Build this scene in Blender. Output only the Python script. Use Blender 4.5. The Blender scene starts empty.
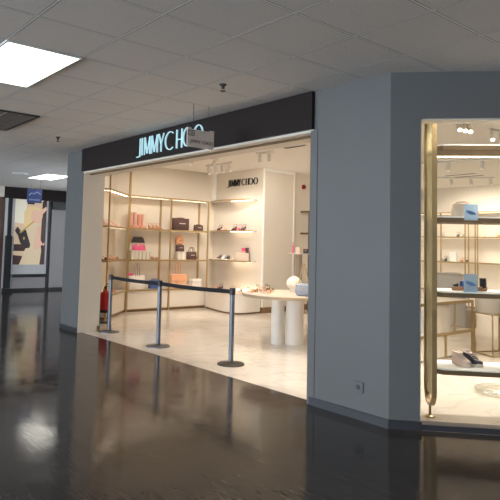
import bpy, bmesh, math, random
from mathutils import Vector, Matrix
random.seed(7)
C = bpy.context.scene.collection
PI = math.pi

# ------------------------------------------------------------------ helpers
def lin(c):
    return tuple((v/12.92 if v <= 0.04045 else ((v+0.055)/1.055)**2.4) for v in (x/255 for x in c))

class B:
    """collects shapes for ONE mesh object"""
    def __init__(s): s.bm = bmesh.new(); s.mi = 0
    def face(s, vs):
        try:
            f = s.bm.faces.new(vs); f.material_index = s.mi; return f
        except ValueError: return None
    def poly(s, pts): return s.face([s.bm.verts.new(p) for p in pts])
    def box(s, x0, x1, y0, y1, z0, z1):
        return s.prism([(x0, y0), (x1, y0), (x1, y1), (x0, y1)], z0, z1)
    def obox(s, p, q, w, z0, z1):
        """upright slab along p->q (plan), thickness w centred"""
        p, q = Vector(p), Vector(q); d = (q-p).normalized(); n = Vector((-d.y, d.x))*w/2
        return s.prism([p-n, q-n, q+n, p+n], z0, z1)
    def prism(s, pl, z0, z1):
        pl = [tuple(p)[:2] for p in pl]
        a = sum(pl[i][0]*pl[(i+1) % len(pl)][1]-pl[(i+1) % len(pl)][0]*pl[i][1] for i in range(len(pl)))
        if a < 0: pl = pl[::-1]
        n = len(pl); bt = [s.bm.verts.new((x, y, z0)) for x, y in pl]; tp = [s.bm.verts.new((x, y, z1)) for x, y in pl]
        s.face(bt[::-1]); s.face(tp)
        for i in range(n):
            j = (i+1) % n; s.face([bt[i], bt[j], tp[j], tp[i]])
        return s
    def loft(s, rings, cap=True, closed=True):
        R = [[s.bm.verts.new(p) for p in r] for r in rings]; n = len(R[0])
        for a, b in zip(R, R[1:]):
            for i in range(n if closed else n-1):
                j = (i+1) % n; s.face([a[i], a[j], b[j], b[i]])
        if cap: s.face(R[0][::-1]); s.face(R[-1])
        return s
    def tube(s, pts, r, n=8, cyc=False):
        pts = [Vector(p) for p in pts]; rings = []; up = None
        m = len(pts); rr = r if isinstance(r, (list, tuple)) else [r]*m
        for i, p in enumerate(pts):
            if cyc: t = (pts[(i+1) % m]-pts[i-1]).normalized()
            else: t = (pts[min(i+1, m-1)]-pts[max(i-1, 0)]).normalized()
            if up is None:
                up = Vector((0, 0, 1)) if abs(t.z) < .9 else Vector((1, 0, 0))
            up = (up-t*up.dot(t)); up = up.normalized() if up.length > 1e-6 else t.orthogonal().normalized()
            sd = t.cross(up)
            rings.append([p+(up*math.cos(a)+sd*math.sin(a))*rr[i] for a in [2*PI*k/n for k in range(n)]])
        if cyc: rings.append(rings[0]); return s.loft(rings, cap=False)
        return s.loft(rings)
    def lathe(s, prof, c=(0, 0, 0), n=24):
        return s.loft([[(c[0]+r*math.cos(2*PI*k/n), c[1]+r*math.sin(2*PI*k/n), c[2]+z) for k in range(n)] for r, z in prof])
    def ribbon(s, pts, t, y0, y1, close=False):
        """flat stroke in the XZ plane, thickness t, from y0 to y1"""
        P = [Vector((p[0], p[1])) for p in pts]; m = len(P); Lf = []; Rt = []
        tt = t if isinstance(t, (list, tuple)) else [t]*m
        for i in range(m):
            if close: d = (P[(i+1) % m]-P[i-1]).normalized()
            else: d = (P[min(i+1, m-1)]-P[max(i-1, 0)]).normalized()
            nn = Vector((-d.y, d.x))*tt[i]/2; Lf.append(P[i]+nn); Rt.append(P[i]-nn)
        rings = [[(a.x, y0, a.y), (b.x, y0, b.y), (b.x, y1, b.y), (a.x, y1, a.y)] for a, b in zip(Lf, Rt)]
        if close: rings.append(rings[0]); return s.loft(rings, cap=False)
        return s.loft(rings)
    def move(s, M):
        bmesh.ops.transform(s.bm, matrix=M, verts=s.bm.verts[:]); return s
    def build(s, name, mats, parent=None, bevel=0, smooth=True, loc=None):
        bmesh.ops.remove_doubles(s.bm, verts=s.bm.verts[:], dist=1e-6)
        bmesh.ops.recalc_face_normals(s.bm, faces=s.bm.faces[:])
        me = bpy.data.meshes.new(name); s.bm.to_mesh(me); s.bm.free()
        for m in (mats if isinstance(mats, (list, tuple)) else [mats]): me.materials.append(m)
        if smooth:
            for p in me.polygons: p.use_smooth = True
            me.set_sharp_from_angle(angle=math.radians(38))
        o = bpy.data.objects.new(name, me); C.objects.link(o)
        if parent: o.parent = parent
        if loc: o.location = loc
        if bevel:
            md = o.modifiers.new('bevel', 'BEVEL'); md.width = bevel; md.segments = 2; md.limit_method = 'ANGLE'
        return o

def tag(o, label, cat, group=None):
    o['label'] = label; o['category'] = cat
    if group: o['group'] = group
    return o
def struct(o): o['kind'] = 'structure'; return o
def thing(name, label, cat, loc=(0, 0, 0), rz=0, group=None):
    o = bpy.data.objects.new(name, None); C.objects.link(o); o.location = loc; o.rotation_euler = (0, 0, rz)
    o.empty_display_size = .1
    return tag(o, label, cat, group)
def dup(root, loc, rz, label, group=None, scale=None):
    r = root.copy(); C.objects.link(r); r.location = loc; r.rotation_euler = (0, 0, rz); r['label'] = label
    if scale: r.scale = (scale,)*3
    if group: r['group'] = group
    for ch in list(root.children):
        c = ch.copy(); C.objects.link(c); c.parent = r
        for g in ch.children:
            d = g.copy(); C.objects.link(d); d.parent = c
    return r

# ------------------------------------------------------------------ materials
def mat(name, rgb, rough=.5, metal=0, noise=0, nscale=8, bump=0, bscale=60, spec=.5, sheen=0, coat=0):
    m = bpy.data.materials.new(name); m.use_nodes = True; nt = m.node_tree; bs = nt.nodes['Principled BSDF']
    c = lin(rgb)
    bs.inputs['Base Color'].default_value = (*c, 1); bs.inputs['Roughness'].default_value = rough
    bs.inputs['Metallic'].default_value = metal; bs.inputs['Specular IOR Level'].default_value = spec
    if sheen: bs.inputs['Sheen Weight'].default_value = sheen
    if coat: bs.inputs['Coat Weight'].default_value = coat
    tc = nt.nodes.new('ShaderNodeTexCoord')
    if noise:
        nz = nt.nodes.new('ShaderNodeTexNoise'); nz.inputs['Scale'].default_value = nscale; nz.inputs['Detail'].default_value = 5
        rp = nt.nodes.new('ShaderNodeValToRGB'); e = rp.color_ramp.elements
        e[0].position = .3; e[1].position = .7
        e[0].color = (*[v*(1-noise) for v in c], 1); e[1].color = (*[min(1, v*(1+noise)) for v in c], 1)
        nt.links.new(tc.outputs['Object'], nz.inputs['Vector']); nt.links.new(nz.outputs['Fac'], rp.inputs['Fac'])
        nt.links.new(rp.outputs['Color'], bs.inputs['Base Color'])
    if bump:
        n2 = nt.nodes.new('ShaderNodeTexNoise'); n2.inputs['Scale'].default_value = bscale
        bp = nt.nodes.new('ShaderNodeBump'); bp.inputs['Strength'].default_value = bump; bp.inputs['Distance'].default_value = .01
        nt.links.new(tc.outputs['Object'], n2.inputs['Vector']); nt.links.new(n2.outputs['Fac'], bp.inputs['Height'])
        nt.links.new(bp.outputs['Normal'], bs.inputs['Normal'])
    return m
def emit(name, rgb, strength, base=None):
    m = mat(name, base or rgb, .4); bs = m.node_tree.nodes['Principled BSDF']
    bs.inputs['Emission Color'].default_value = (*lin(rgb), 1); bs.inputs['Emission Strength'].default_value = strength
    return m
def glassy(name, tint, gloss=.06, rough=.0):
    m = bpy.data.materials.new(name); m.use_nodes = True; nt = m.node_tree; nt.nodes.clear()
    out = nt.nodes.new('ShaderNodeOutputMaterial'); mx = nt.nodes.new('ShaderNodeMixShader')
    tr = nt.nodes.new('ShaderNodeBsdfTransparent'); gl = nt.nodes.new('ShaderNodeBsdfGlossy')
    tr.inputs['Color'].default_value = (*tint, 1); gl.inputs['Roughness'].default_value = rough
    lw = nt.nodes.new('ShaderNodeLayerWeight'); lw.inputs['Blend'].default_value = .25
    mt = nt.nodes.new('ShaderNodeMath'); mt.operation = 'MULTIPLY_ADD'; mt.inputs[1].default_value = .35; mt.inputs[2].default_value = gloss*.4
    nt.links.new(lw.outputs['Fresnel'], mt.inputs[0]); nt.links.new(mt.outputs[0], mx.inputs['Fac'])
    nt.links.new(tr.outputs[0], mx.inputs[1]); nt.links.new(gl.outputs[0], mx.inputs[2]); nt.links.new(mx.outputs[0], out.inputs['Surface'])
    return m

M = {}
M['paint'] = mat('blue_grey_paint', (102, 102, 101), .55, noise=.02, nscale=2, bump=.03, bscale=180)
M['tile'] = mat('ceiling_tile', (230, 222, 214), .9, noise=.07, nscale=90, bump=.12, bscale=260)
M['gapshade'] = mat('ceiling_gap_shade', (128, 122, 118), .9)
M['tbar'] = mat('ceiling_tbar', (244, 240, 235), .5)
M['cream'] = mat('cream_plaster', (226, 217, 203), .6, noise=.015, nscale=2)
M['creamlam'] = mat('cream_lacquer', (228, 219, 207), .35)
M['warmwhite'] = mat('warm_white_plaster', (252, 249, 244), .7)
M['jamb'] = mat('jamb_paint', (222, 212, 198), .5)
M['gold'] = mat('brushed_brass', (178, 154, 112), .38, .55, noise=.05, nscale=30)
M['bronze'] = mat('dark_bronze', (112, 92, 68), .6, .0, spec=.2)
M['fascia'] = mat('fascia_black', (38, 30, 28), .6, spec=.2)
M['skirt'] = mat('skirting_grey', (58, 58, 62), .4)
M['steel'] = mat('brushed_steel', (112, 115, 122), .34, .85, noise=.06, nscale=40)
M['darksteel'] = mat('dark_steel', (74, 68, 64), .4, .5)
M['black'] = mat('black_plastic', (24, 24, 26), .4)
M['belt'] = mat('black_webbing', (20, 20, 24), .75, bump=.3, bscale=300)
M['rimtan'] = mat('table_rim', (176, 154, 124), .5)
M['cornerpanel'] = mat('corner_panel', (222, 200, 160), .45, noise=.04, nscale=20)
M['red'] = mat('extinguisher_red', (176, 34, 34), .3)
M['darkred'] = mat('alarm_red', (150, 24, 32), .35)
M['white'] = mat('white_plastic', (232, 230, 226), .4)
M['light'] = emit('light_panel', (255, 250, 236), 5.0)
M['led'] = emit('warm_led_strip', (255, 234, 204), 7.0)
M['bulb'] = emit('spot_lens', (255, 240, 214), 8.0)
M['ledfill'] = emit('niche_fill_strip', (255, 234, 204), 2.2)  # unseen strips added under the lower shelves to brighten the niches
M['letter'] = emit('lit_letter', (184, 222, 230), .55)
M['ink'] = mat('dark_lettering', (40, 38, 40), .35, .3)
M['glass'] = glassy('clear_glass', (.97, .98, .97))
M['oliveglass'] = glassy('olive_glass', (.86, .86, .70), .05, .05)
def cloudy(m, rgb, f):
    nt = m.node_tree; mx = nt.nodes.new('ShaderNodeMixShader'); df = nt.nodes.new('ShaderNodeBsdfDiffuse'); df.inputs['Color'].default_value = (*lin(rgb), 1); mx.inputs['Fac'].default_value = f
    tl = nt.nodes.new('ShaderNodeBsdfTranslucent'); tl.inputs['Color'].default_value = (*lin(rgb), 1); ad = nt.nodes.new('ShaderNodeMixShader')
    out = [n for n in nt.nodes if n.type == 'OUTPUT_MATERIAL'][0]; src = out.inputs['Surface'].links[0].from_socket
    nt.links.new(df.outputs[0], ad.inputs[1]); nt.links.new(tl.outputs[0], ad.inputs[2]); nt.links.new(src, mx.inputs[1]); nt.links.new(ad.outputs[0], mx.inputs[2]); nt.links.new(mx.outputs[0], out.inputs['Surface'])
cloudy(M['oliveglass'], (216, 208, 184), .65)
M['acrylic'] = glassy('clear_acrylic', (.93, .93, .9), .5, .03)
M['walnut'] = mat('dark_wood', (120, 92, 62), .45, noise=.15, nscale=12)
M['signgrey'] = mat('sign_board', (204, 194, 188), .5)
M['signblue'] = mat('blue_sign', (58, 74, 130), .5)
M['signtext'] = mat('blue_sign_print', (150, 165, 200), .5)
M['brownbag'] = mat('brown_leather', (78, 52, 46), .45, bump=.15, bscale=120)
M['blackbag'] = mat('black_leather', (42, 34, 36), .4)
M['pinkbag'] = mat('hot_pink_leather', (236, 92, 146), .4)
M['peach'] = mat('peach_leather', (226, 164, 126), .5)
M['peachlite'] = mat('pale_peach_canvas', (236, 190, 156), .6)
M['whitebag'] = mat('white_canvas', (232, 226, 220), .6)
M['greystrap'] = mat('grey_strap', (160, 148, 142), .5)
M['bluebag'] = mat('blue_grey_quilt', (150, 158, 172), .5, bump=.5, bscale=40)
M['denim'] = mat('denim_blue', (76, 100, 158), .6)
M['fluff'] = mat('cream_fluff', (238, 226, 204), .95, bump=.9, bscale=90, sheen=.4)
M['creamshoe'] = mat('cream_leather', (232, 214, 196), .45)
M['blush'] = mat('blush_leather', (228, 190, 176), .45)
M['blushlite'] = mat('pale_blush_leather', (236, 208, 196), .5)
M['salmon'] = mat('salmon_leather', (226, 164, 142), .45)
M['tan'] = mat('tan_leather', (196, 140, 96), .5)
M['espad'] = mat('rope_sole', (190, 138, 100), .8, noise=.2, nscale=120)
M['navy'] = mat('navy_leather', (40, 44, 62), .4)
M['grape'] = mat('plum_leather', (92, 58, 66), .4)
M['silver'] = mat('silver_leather', (176, 172, 172), .3, .5)
M['greyfab'] = mat('grey_fabric', (186, 176, 162), .85)
M['greige'] = mat('greige_panel', (150, 138, 122), .5)
M['card'] = glassy('blue_reflection_card', (.62, .74, .86), .3, .2)
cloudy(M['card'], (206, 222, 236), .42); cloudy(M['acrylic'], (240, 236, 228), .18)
M['cardreflect'] = mat('blue_reflection_mark', (92, 124, 168), .4)
M['cardpale'] = mat('pale_print', (190, 210, 226), .4)
M['far_white'] = mat('poster_white', (200, 198, 200), .5)
M['farbrown'] = mat('brown_cladding', (104, 78, 66), .5, noise=.1, nscale=3)
M['fargrey'] = mat('grey_shutter', (160, 154, 155), .6)
M['darkframe'] = mat('dark_frame', (34, 32, 36), .35)
M['louvre'] = mat('louvre_metal', (142, 140, 136), .35, .4)
M['ventdark'] = mat('vent_dark', (60, 56, 54), .6)

# hall floor: dark polished vinyl with swirled wear
def hall_floor():
    m = mat('dark_polished_vinyl', (54, 50, 49), .13, spec=.26); nt = m.node_tree; bs = nt.nodes['Principled BSDF']
    tc = nt.nodes.new('ShaderNodeTexCoord'); mp = nt.nodes.new('ShaderNodeMapping'); mp.inputs['Scale'].default_value = (1.2, 5, 1)
    mp.inputs['Rotation'].default_value = (0, 0, .5)
    n1 = nt.nodes.new('ShaderNodeTexNoise'); n1.inputs['Scale'].default_value = 3; n1.inputs['Detail'].default_value = 8; n1.inputs['Distortion'].default_value = 1.5
    r1 = nt.nodes.new('ShaderNodeValToRGB'); e = r1.color_ramp.elements
    e[0].position = .3; e[0].color = (*lin((49, 45, 44)), 1); e[1].position = .75; e[1].color = (*lin((69, 62, 59)), 1)
    nt.links.new(tc.outputs['Object'], mp.inputs['Vector']); nt.links.new(mp.outputs['Vector'], n1.inputs['Vector'])
    nt.links.new(n1.outputs['Fac'], r1.inputs['Fac']); nt.links.new(r1.outputs['Color'], bs.inputs['Base Color'])
    n2 = nt.nodes.new('ShaderNodeTexNoise'); n2.inputs['Scale'].default_value = 5; n2.inputs['Detail'].default_value = 6
    r2 = nt.nodes.new('ShaderNodeMapRange'); r2.inputs['From Min'].default_value = .3; r2.inputs['From Max'].default_value = .7
    r2.inputs['To Min'].default_value = .05; r2.inputs['To Max'].default_value = .15
    nt.links.new(tc.outputs['Object'], n2.inputs['Vector']); nt.links.new(n2.outputs['Fac'], r2.inputs['Value']); nt.links.new(r2.outputs['Result'], bs.inputs['Roughness'])
    n3 = nt.nodes.new('ShaderNodeTexNoise'); n3.inputs['Scale'].default_value = 2.2; n3.inputs['Detail'].default_value = 2
    bp = nt.nodes.new('ShaderNodeBump'); bp.inputs['Strength'].default_value = .06; bp.inputs['Distance'].default_value = .02
    nt.links.new(tc.outputs['Object'], n3.inputs['Vector']); nt.links.new(n3.outputs['Fac'], bp.inputs['Height']); n4 = nt.nodes.new('ShaderNodeTexNoise'); n4.inputs['Scale'].default_value = 7; n4.inputs['Detail'].default_value = 4; n4.inputs['Distortion'].default_value = .8
    b2 = nt.nodes.new('ShaderNodeBump'); b2.inputs['Strength'].default_value = .05; b2.inputs['Distance'].default_value = .01
    nt.links.new(mp.outputs['Vector'], n4.inputs['Vector']); nt.links.new(n4.outputs['Fac'], b2.inputs['Height']); nt.links.new(bp.outputs['Normal'], b2.inputs['Normal'])
    nt.links.new(b2.outputs['Normal'], bs.inputs['Normal'])
    return m
def shop_floor():
    m = mat('cream_marble_tile', (226, 212, 192), .1); nt = m.node_tree; bs = nt.nodes['Principled BSDF']
    tc = nt.nodes.new('ShaderNodeTexCoord')
    n1 = nt.nodes.new('ShaderNodeTexNoise'); n1.inputs['Scale'].default_value = .9; n1.inputs['Detail'].default_value = 7; n1.inputs['Distortion'].default_value = 2.2
    r1 = nt.nodes.new('ShaderNodeValToRGB'); e = r1.color_ramp.elements
    e[0].position = .47; e[0].color = (*lin((222, 213, 202)), 1); e[1].position = .53; e[1].color = (*lin((222, 213, 202)), 1)
    k = e.new(.5); k.color = (*lin((210, 200, 188)), 1)
    br = nt.nodes.new('ShaderNodeTexBrick'); br.offset = 0; br.inputs['Scale'].default_value = 1
    br.inputs['Brick Width'].default_value = 1.2; br.inputs['Row Height'].default_value = 1.2; br.inputs['Mortar Size'].default_value = .0025
    br.inputs['Mortar'].default_value = (*lin((190, 174, 152)), 1)
    nt.links.new(tc.outputs['Object'], n1.inputs['Vector']); nt.links.new(n1.outputs['Fac'], r1.inputs['Fac'])
    nt.links.new(r1.outputs['Color'], br.inputs['Color1']); nt.links.new(r1.outputs['Color'], br.inputs['Color2'])
    nt.links.new(tc.outputs['Object'], br.inputs['Vector']); nt.links.new(br.outputs['Color'], bs.inputs['Base Color'])
    return m
M['hallfloor'] = hall_floor(); M['shopfloor'] = shop_floor()

# ------------------------------------------------------------------ the plan
HC = 2.92          # hall ceiling
SC = 3.15          # shop ceiling
FY = 4.06          # shop front plane
E0 = Vector((-2.843, FY)); ANG = math.radians(43)
ED = Vector((math.cos(ANG), math.sin(ANG))); EN = Vector((-math.sin(ANG), math.cos(ANG)))   # along the window wall / into the shop
def W(s, d): return tuple(E0+ED*s+EN*d)
WEND = 4.6
P_end = W(WEND, 0)
JL, JR = -8.63, -3.70   # opening jambs

# floors
b = B(); b.prism([(-17.2, -6), (5.5, -6), (5.5, P_end[1]), P_end, (E0.x, FY), (JR, FY), (JR, 4.15), (JL, 4.15), (JL, FY), (-9.26, FY), (-9.26, 4.6), (-11.2, 6.2), (-11.2, 9), (-17.2, 9)], -.12, 0)
struct(b.build('floor', M['hallfloor'], smooth=False))
b = B(); b.prism([(JL, 4.15), (JR, 4.15), (JR, FY), (E0.x, FY), P_end, (P_end[0]+.2, 15), (-11.4, 15), (-11.2, 5.9), (-9.26, 4.4), (JL, 4.3)], -.12, 0.0)
struct(b.build('floor.001', M['shopfloor'], smooth=False))
# ceilings
b = B(); b.prism([(-17.2, -6), (5.5, -6), (5.5, P_end[1]+.1), (P_end[0], P_end[1]+.1), W(WEND, .1), W(0, .1), (-9.16, FY+.1), (-9.26, 4.7), (-11.3, 6.3), (-11.3, 9), (-17.2, 9)], HC, HC+.12)
struct(b.build('ceiling', M['tile'], smooth=False))
b = B(); b.prism([(-11.5, 4.06), (E0.x, 4.06), P_end, (P_end[0]+.3, 15), (-11.5, 15)], SC, SC+.1)
struct(b.build('ceiling.001', M['warmwhite'], smooth=False))
# ceiling grid bars (0.6 m): flat dark strips paint in the shadow gap, a narrow bar over each
b = B(); GX, GY = -4.32, 1.975
def grid_bars(b, hw, z0):
    for k in range(-14, 12):
        y = GY+.6*k
        if y < -5.9 or y > 8.9: continue
        if y < FY-.02: b.box(-17.1, 5.4, y-hw, y+hw, z0, HC+.002)
        else:
            xl = -9.3-(max(0, y-4.7))*1.25
            b.box(-17.1, max(xl, -11.3), y-hw, y+hw, z0, HC+.002)
            s = (y-FY)/ED.y; xs = E0.x+ED.x*s+.03
            if y < P_end[1]: b.box(xs, 5.4, y-hw, y+hw, z0, HC+.002)
    for k in range(-22, 17):
        x = GX+.6*k
        if x < -17 or x > 5.4: continue
        if x < -11.3: y1 = 8.9
        elif x < -9.3: y1 = 4.7+(-9.3-x)/1.25
        elif x < E0.x: y1 = FY-.01
        else: y1 = min(P_end[1], FY+(x-E0.x)*math.tan(ANG)-.02)
        b.box(x-hw, x+hw, -5.9, y1, z0+.0001, HC+.002)
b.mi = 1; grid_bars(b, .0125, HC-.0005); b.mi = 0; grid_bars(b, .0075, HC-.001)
struct(b.build('trim_grid', [M['tbar'], M['gapshade']], smooth=False))

# left pillar
b = B(); b.prism([(-9.26, FY), (JL-.012, FY), (JL-.012, 4.44), (-9.26, 4.6)], 0, SC)
struct(b.build('wall_left_pillar', M['paint'], smooth=False))
b = B(); b.box(JL-.012, JL, FY+.012, 4.44, 0, 2.56)
struct(b.build('trim_left_jamb', M['jamb'], smooth=False))
b = B(); b.prism([(-9.275, FY-.015), (JL-.015, FY-.015), (JL-.015, FY+.002), (-9.25, FY+.002), (-9.25, 4.6), (-9.275, 4.6)], 0, .07)
struct(b.build('baseboard_left', M['skirt'], smooth=False))
# right pillar and window wall
b = B()
b.prism([(JR, FY), tuple(E0), W(.24, 0), W(.24, .16), W(0, .2), (E0.x-.15, 4.34), (JR, 4.34)], 0, SC)
b.prism([W(.24, 0), W(WEND, 0), W(WEND, .16), W(.24, .16)], 2.53, SC)
struct(b.build('wall_right_pillar', M['paint'], smooth=False))
b = B(); b.prism([(JR-.004, FY-.012), (E0.x+.005, FY-.012), W(.255, -.012), W(.255, .0), (E0.x, FY), (JR-.004, FY)], 0, .07)
b.prism([(JR+.06, FY-.018), (E0.x+.008, FY-.018), W(.24, -.018), W(.24, 0), (E0.x, FY), (JR+.06, FY)], 0, .062)
struct(b.build('baseboard_right', M['skirt'], smooth=False))
b = B(); b.box(JR-.032, JR+.055, FY-.006, FY+.28, 0, 2.545)
struct(b.build('trim_right_jamb', M['paint'], smooth=False))
# shop window
win = struct(B().prism([W(.24, .005), W(WEND, .005), W(WEND, .12), W(.24, .12)], 0, .045).build('window_1', M['skirt'], smooth=False))
B().prism([W(.24, .03), W(WEND, .03), W(WEND, .04), W(.24, .04)], .045, 2.53).build('pane', M['glass'], win, smooth=False)
b = B()
b.prism([W(.24, .02), W(.252, .02), W(.252, .16), W(.24, .16)], .045, 2.53); b.prism([W(.24, .02), W(WEND, .02), W(WEND, .16), W(.24, .16)], 2.518, 2.53)
b.build('window_reveal', M['jamb'], win, smooth=False)
# header above the opening
b = B(); b.box(JL-.012, JR, FY+.17, 4.44, 2.56, SC); struct(b.build('wall_header', M['cream'], smooth=False))
b = B(); b.box(JL, JR, FY+.0, FY+.17, 2.53, 2.556); b.mi = 1; b.box(JL, JR, FY+.1, FY+.15, 2.515, 2.53); b.mi = 0; b.box(JL, JR, FY+.17, 4.44, 2.525, 2.56)
struct(b.build('trim_header', [M['jamb'], M['bronze']], smooth=False))

# shop inner walls
def wall(name, pts, z1, m, t=.12, z0=0):
    b = B(); b.prism(pts, z0, z1); return struct(b.build(name, m, smooth=False))
wall('wall_shop_left', [(-9.2, 4.44), (-9.55, 4.45), (-11.0, 5.95), (-11.0, 8.58), (-11.2, 8.58), (-11.2, 6.1), (-9.26, 4.5)], SC, M['cream'])
wall('wall_shop_column', [(-11.2, 8.58), (-9.235, 8.58), (-9.235, 9.53), (-11.2, 9.53)], SC, M['cream'])
wall('wall_shop_recess', [(-11.2, 9.53), (-9.32, 9.53), (-9.32, 14.6), (-11.2, 14.6)], SC, M['cream'])
wall('wall_shop_back', [(-11.2, 14.6), (P_end[0]+.2, 14.6), (P_end[0]+.2, 14.8), (-11.2, 14.8)], SC, M['cream'])
wall('wall_shop_right', [P_end, (P_end[0]+.15, P_end[1]), (P_end[0]+.2, 14.8), (P_end[0]+.05, 14.8)], SC, M['cream'])
b = B()
b.box(-9.255, -9.225, 8.565, 8.595, 0, SC); b.box(-9.242, -9.225, 9.49, 9.53, .12, SC); b.box(-9.242, -9.228, 8.6, 9.49, SC-.07, SC)
b.box(-11.0, -10.93, 8.5, 8.58, 2.46, SC)
struct(b.build('trim_column', M['warmwhite'], smooth=False))
b = B(); b.box(-9.235, -9.22, 8.57, 9.53, 0, .12); b.box(-9.32, -9.305, 9.53, 14.6, 0, .12); b.box(-9.35, -9.22, 8.563, 8.58, 0, .12)
struct(b.build('baseboard_column', M['walnut'], smooth=False))

# hall outer walls
wall('wall_hall_far', [(-17.2, -6), (-17.0, -6), (-17.0, 9), (-17.2, 9)], HC, M['farbrown'])
wall('wall_hall_right', [(5.3, -6), (5.5, -6), (5.5, 7.4), (5.3, 7.4)], HC, M['paint'])
wall('wall_hall_corner', [P_end, (5.5, P_end[1]), (5.5, P_end[1]+.15), (P_end[0], P_end[1]+.15)], HC, M['paint'])
wall('wall_hall_side', [(-11.2, 6.1), (-11.25, 6.1), (-11.25, 9), (-11.2, 9)], HC, M['paint'])
# back wall with a long window (behind the camera), its right part added to brighten the hall; far-left side window
b = B(); b.box(-17.2, 5.5, -6.15, -6, 0, .5); b.box(-17.2, 5.5, -6.15, -6, 2.75, HC); b.box(-17.2, -16.4, -6.15, -6, .5, 2.75); b.box(4.6, 5.5, -6.15, -6, .5, 2.75)
struct(b.build('wall_hall_back', M['paint'], smooth=False))
w2 = B()
for k in range(13): w2.box(-16.4+k*1.75-.03, -16.4+k*1.75+.03, -6.12, -6.03, .5, 2.75)
w2 = struct(w2.build('window_2', M['steel'], smooth=False))
b = B(); b.box(-16.4, 4.6, -6.08, -6.07, .5, 2.75); b.build('pane', M['glass'], w2, smooth=False)
b = B(); b.box(-17.2, -11.2, 9, 9.15, 0, .15); b.box(-17.2, -11.2, 9, 9.15, 2.86, HC); b.box(-17.2, -16.2, 9, 9.15, .15, 2.86); b.box(-16.2, -14.6, 9, 9.15, .15, 2.86)
struct(b.build('wall_hall_end', M['paint'], smooth=False))
w3 = B()
for k in range(4): w3.box(-16.2+k*1.65-.03, -16.2+k*1.65+.03, 9.03, 9.12, .15, 2.86)
w3 = struct(w3.build('window_3', M['steel'], smooth=False))
b = B(); b.box(-16.2, -11.25, 9.07, 9.08, .15, 2.86); b.build('pane', M['glass'], w3, smooth=False)

# ------------------------------------------------------------------ lettering
def arc(cx, cz, rx, rz, a0, a1, n=28):
    return [(cx+rx*math.cos(math.radians(a0+(a1-a0)*k/n)), cz+rz*math.sin(math.radians(a0+(a1-a0)*k/n))) for k in range(n+1)]
def letter(ch, w, h, t, d):
    """one elegant condensed capital, lower left at 0,0 in XZ, front at y=0"""
    b = B(); th = t*.55
    if ch == 'J':
        x = w-t/2; b.ribbon([(x, h), (x, h*.05)] + [(x-w*.12*k/4, h*.05-h*.09*math.sin(k/4*PI/2)) for k in range(1, 5)] + [(0, -h*.06)], [t, t, t, t, t*.8, t*.7, t*.6][:7], 0, d)
    elif ch == 'I': b.ribbon([(w/2, 0), (w/2, h)], t, 0, d)
    elif ch == 'M':
        b.ribbon([(th/2, 0), (th/2+w*.04, h)], th, 0, d); b.ribbon([(w*.06, h), (w*.48, h*.06)], t, 0, d)
        b.ribbon([(w*.48, h*.06), (w-t, h)], th, 0, d); b.ribbon([(w-t/2, 0), (w-t/2, h)], t, 0, d)
    elif ch == 'Y':
        b.ribbon([(t/2, h), (w*.52, h*.42)], t, 0, d); b.ribbon([(w-th/2, h), (w*.52, h*.42)], th, 0, d); b.ribbon([(w*.52, 0), (w*.52, h*.46)], t, 0, d)
    elif ch == 'H':
        b.ribbon([(t/2, 0), (t/2, h)], t, 0, d); b.ribbon([(w-t/2, 0), (w-t/2, h)], t, 0, d); b.ribbon([(0, h*.46), (w, h*.46)], th, 0, d)
    elif ch in 'CO':
        a0, a1 = (52, 308) if ch == 'C' else (0, 360)
        pts = arc(w/2, h/2, w/2-t/2, h/2-th/2, a0, a1, 36)
        tt = [th+(t-th)*abs((p[0]-w/2)/(w/2))**1.5 for p in pts]
        if ch == 'O': b.ribbon(pts[:-1], tt[:-1], 0, d, close=True)
        else: b.ribbon(pts, tt, 0, d)
    return b
def text_mesh(name, s, size, m, parent, M4, ext=.001):
    cu = bpy.data.curves.new('t', 'FONT'); cu.body = s; cu.size = size; cu.extrude = ext; cu.align_x = 'CENTER'
    t = bpy.data.objects.new('t', cu); C.objects.link(t); bpy.context.view_layer.update()
    me = bpy.data.meshes.new_from_object(t); bpy.data.objects.remove(t)
    me.transform(M4); me.materials.append(m); me.name = name
    o = bpy.data.objects.new(name, me); C.objects.link(o); o.parent = parent; return o

# shop fascia with lit letters
fas = thing('shop_fascia', 'black fascia board above the shop opening with pale lit letters', 'sign', (-6.17, FY+.06, 2.56))
b = B(); b.box(-8.64+6.17, -3.69+6.17, -.10, .105, -.004, .358); b.build('board', M['fascia'], fas, bevel=.004)
for ch, x0, x1 in (('J', -6.885, -6.79), ('I', -6.765, -6.725), ('M', -6.69, -6.54), ('M', -6.51, -6.36), ('Y', -6.345, -6.215), ('C', -6.185, -5.96), ('H', -5.93, -5.805), ('O', -5.79, -5.60), ('O', -5.57, -5.38)):
    b = letter(ch, x1-x0, .235, .0165, .018); b.move(Matrix.Translation((x0+6.17, -.124, .058))); b.build('letter', M['letter'], fas)

# letters on the shop's inner wall
lw = thing('wall_lettering', 'dark metal letters on cream shop wall above curved shelf', 'sign', (-10.5, 8.58, 2.8))
X = [(-6.90, -6.785), (-6.745, -6.705), (-6.665, -6.505), (-6.485, -6.33), (-6.325, -6.205), (-6.165, -5.985), (-5.965, -5.83), (-5.83, -5.625), (-5.60, -5.40)]
for ch, (x0, x1) in zip('JIMMYCHOO', X):
    k = 1.07/1.5; b = letter(ch, (x1-x0)*k, .155, .019, .018); b.move(Matrix.Translation(((x0+6.90)*k, -.03, 0))); o = b.build('letter', M['ink'], lw)

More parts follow.
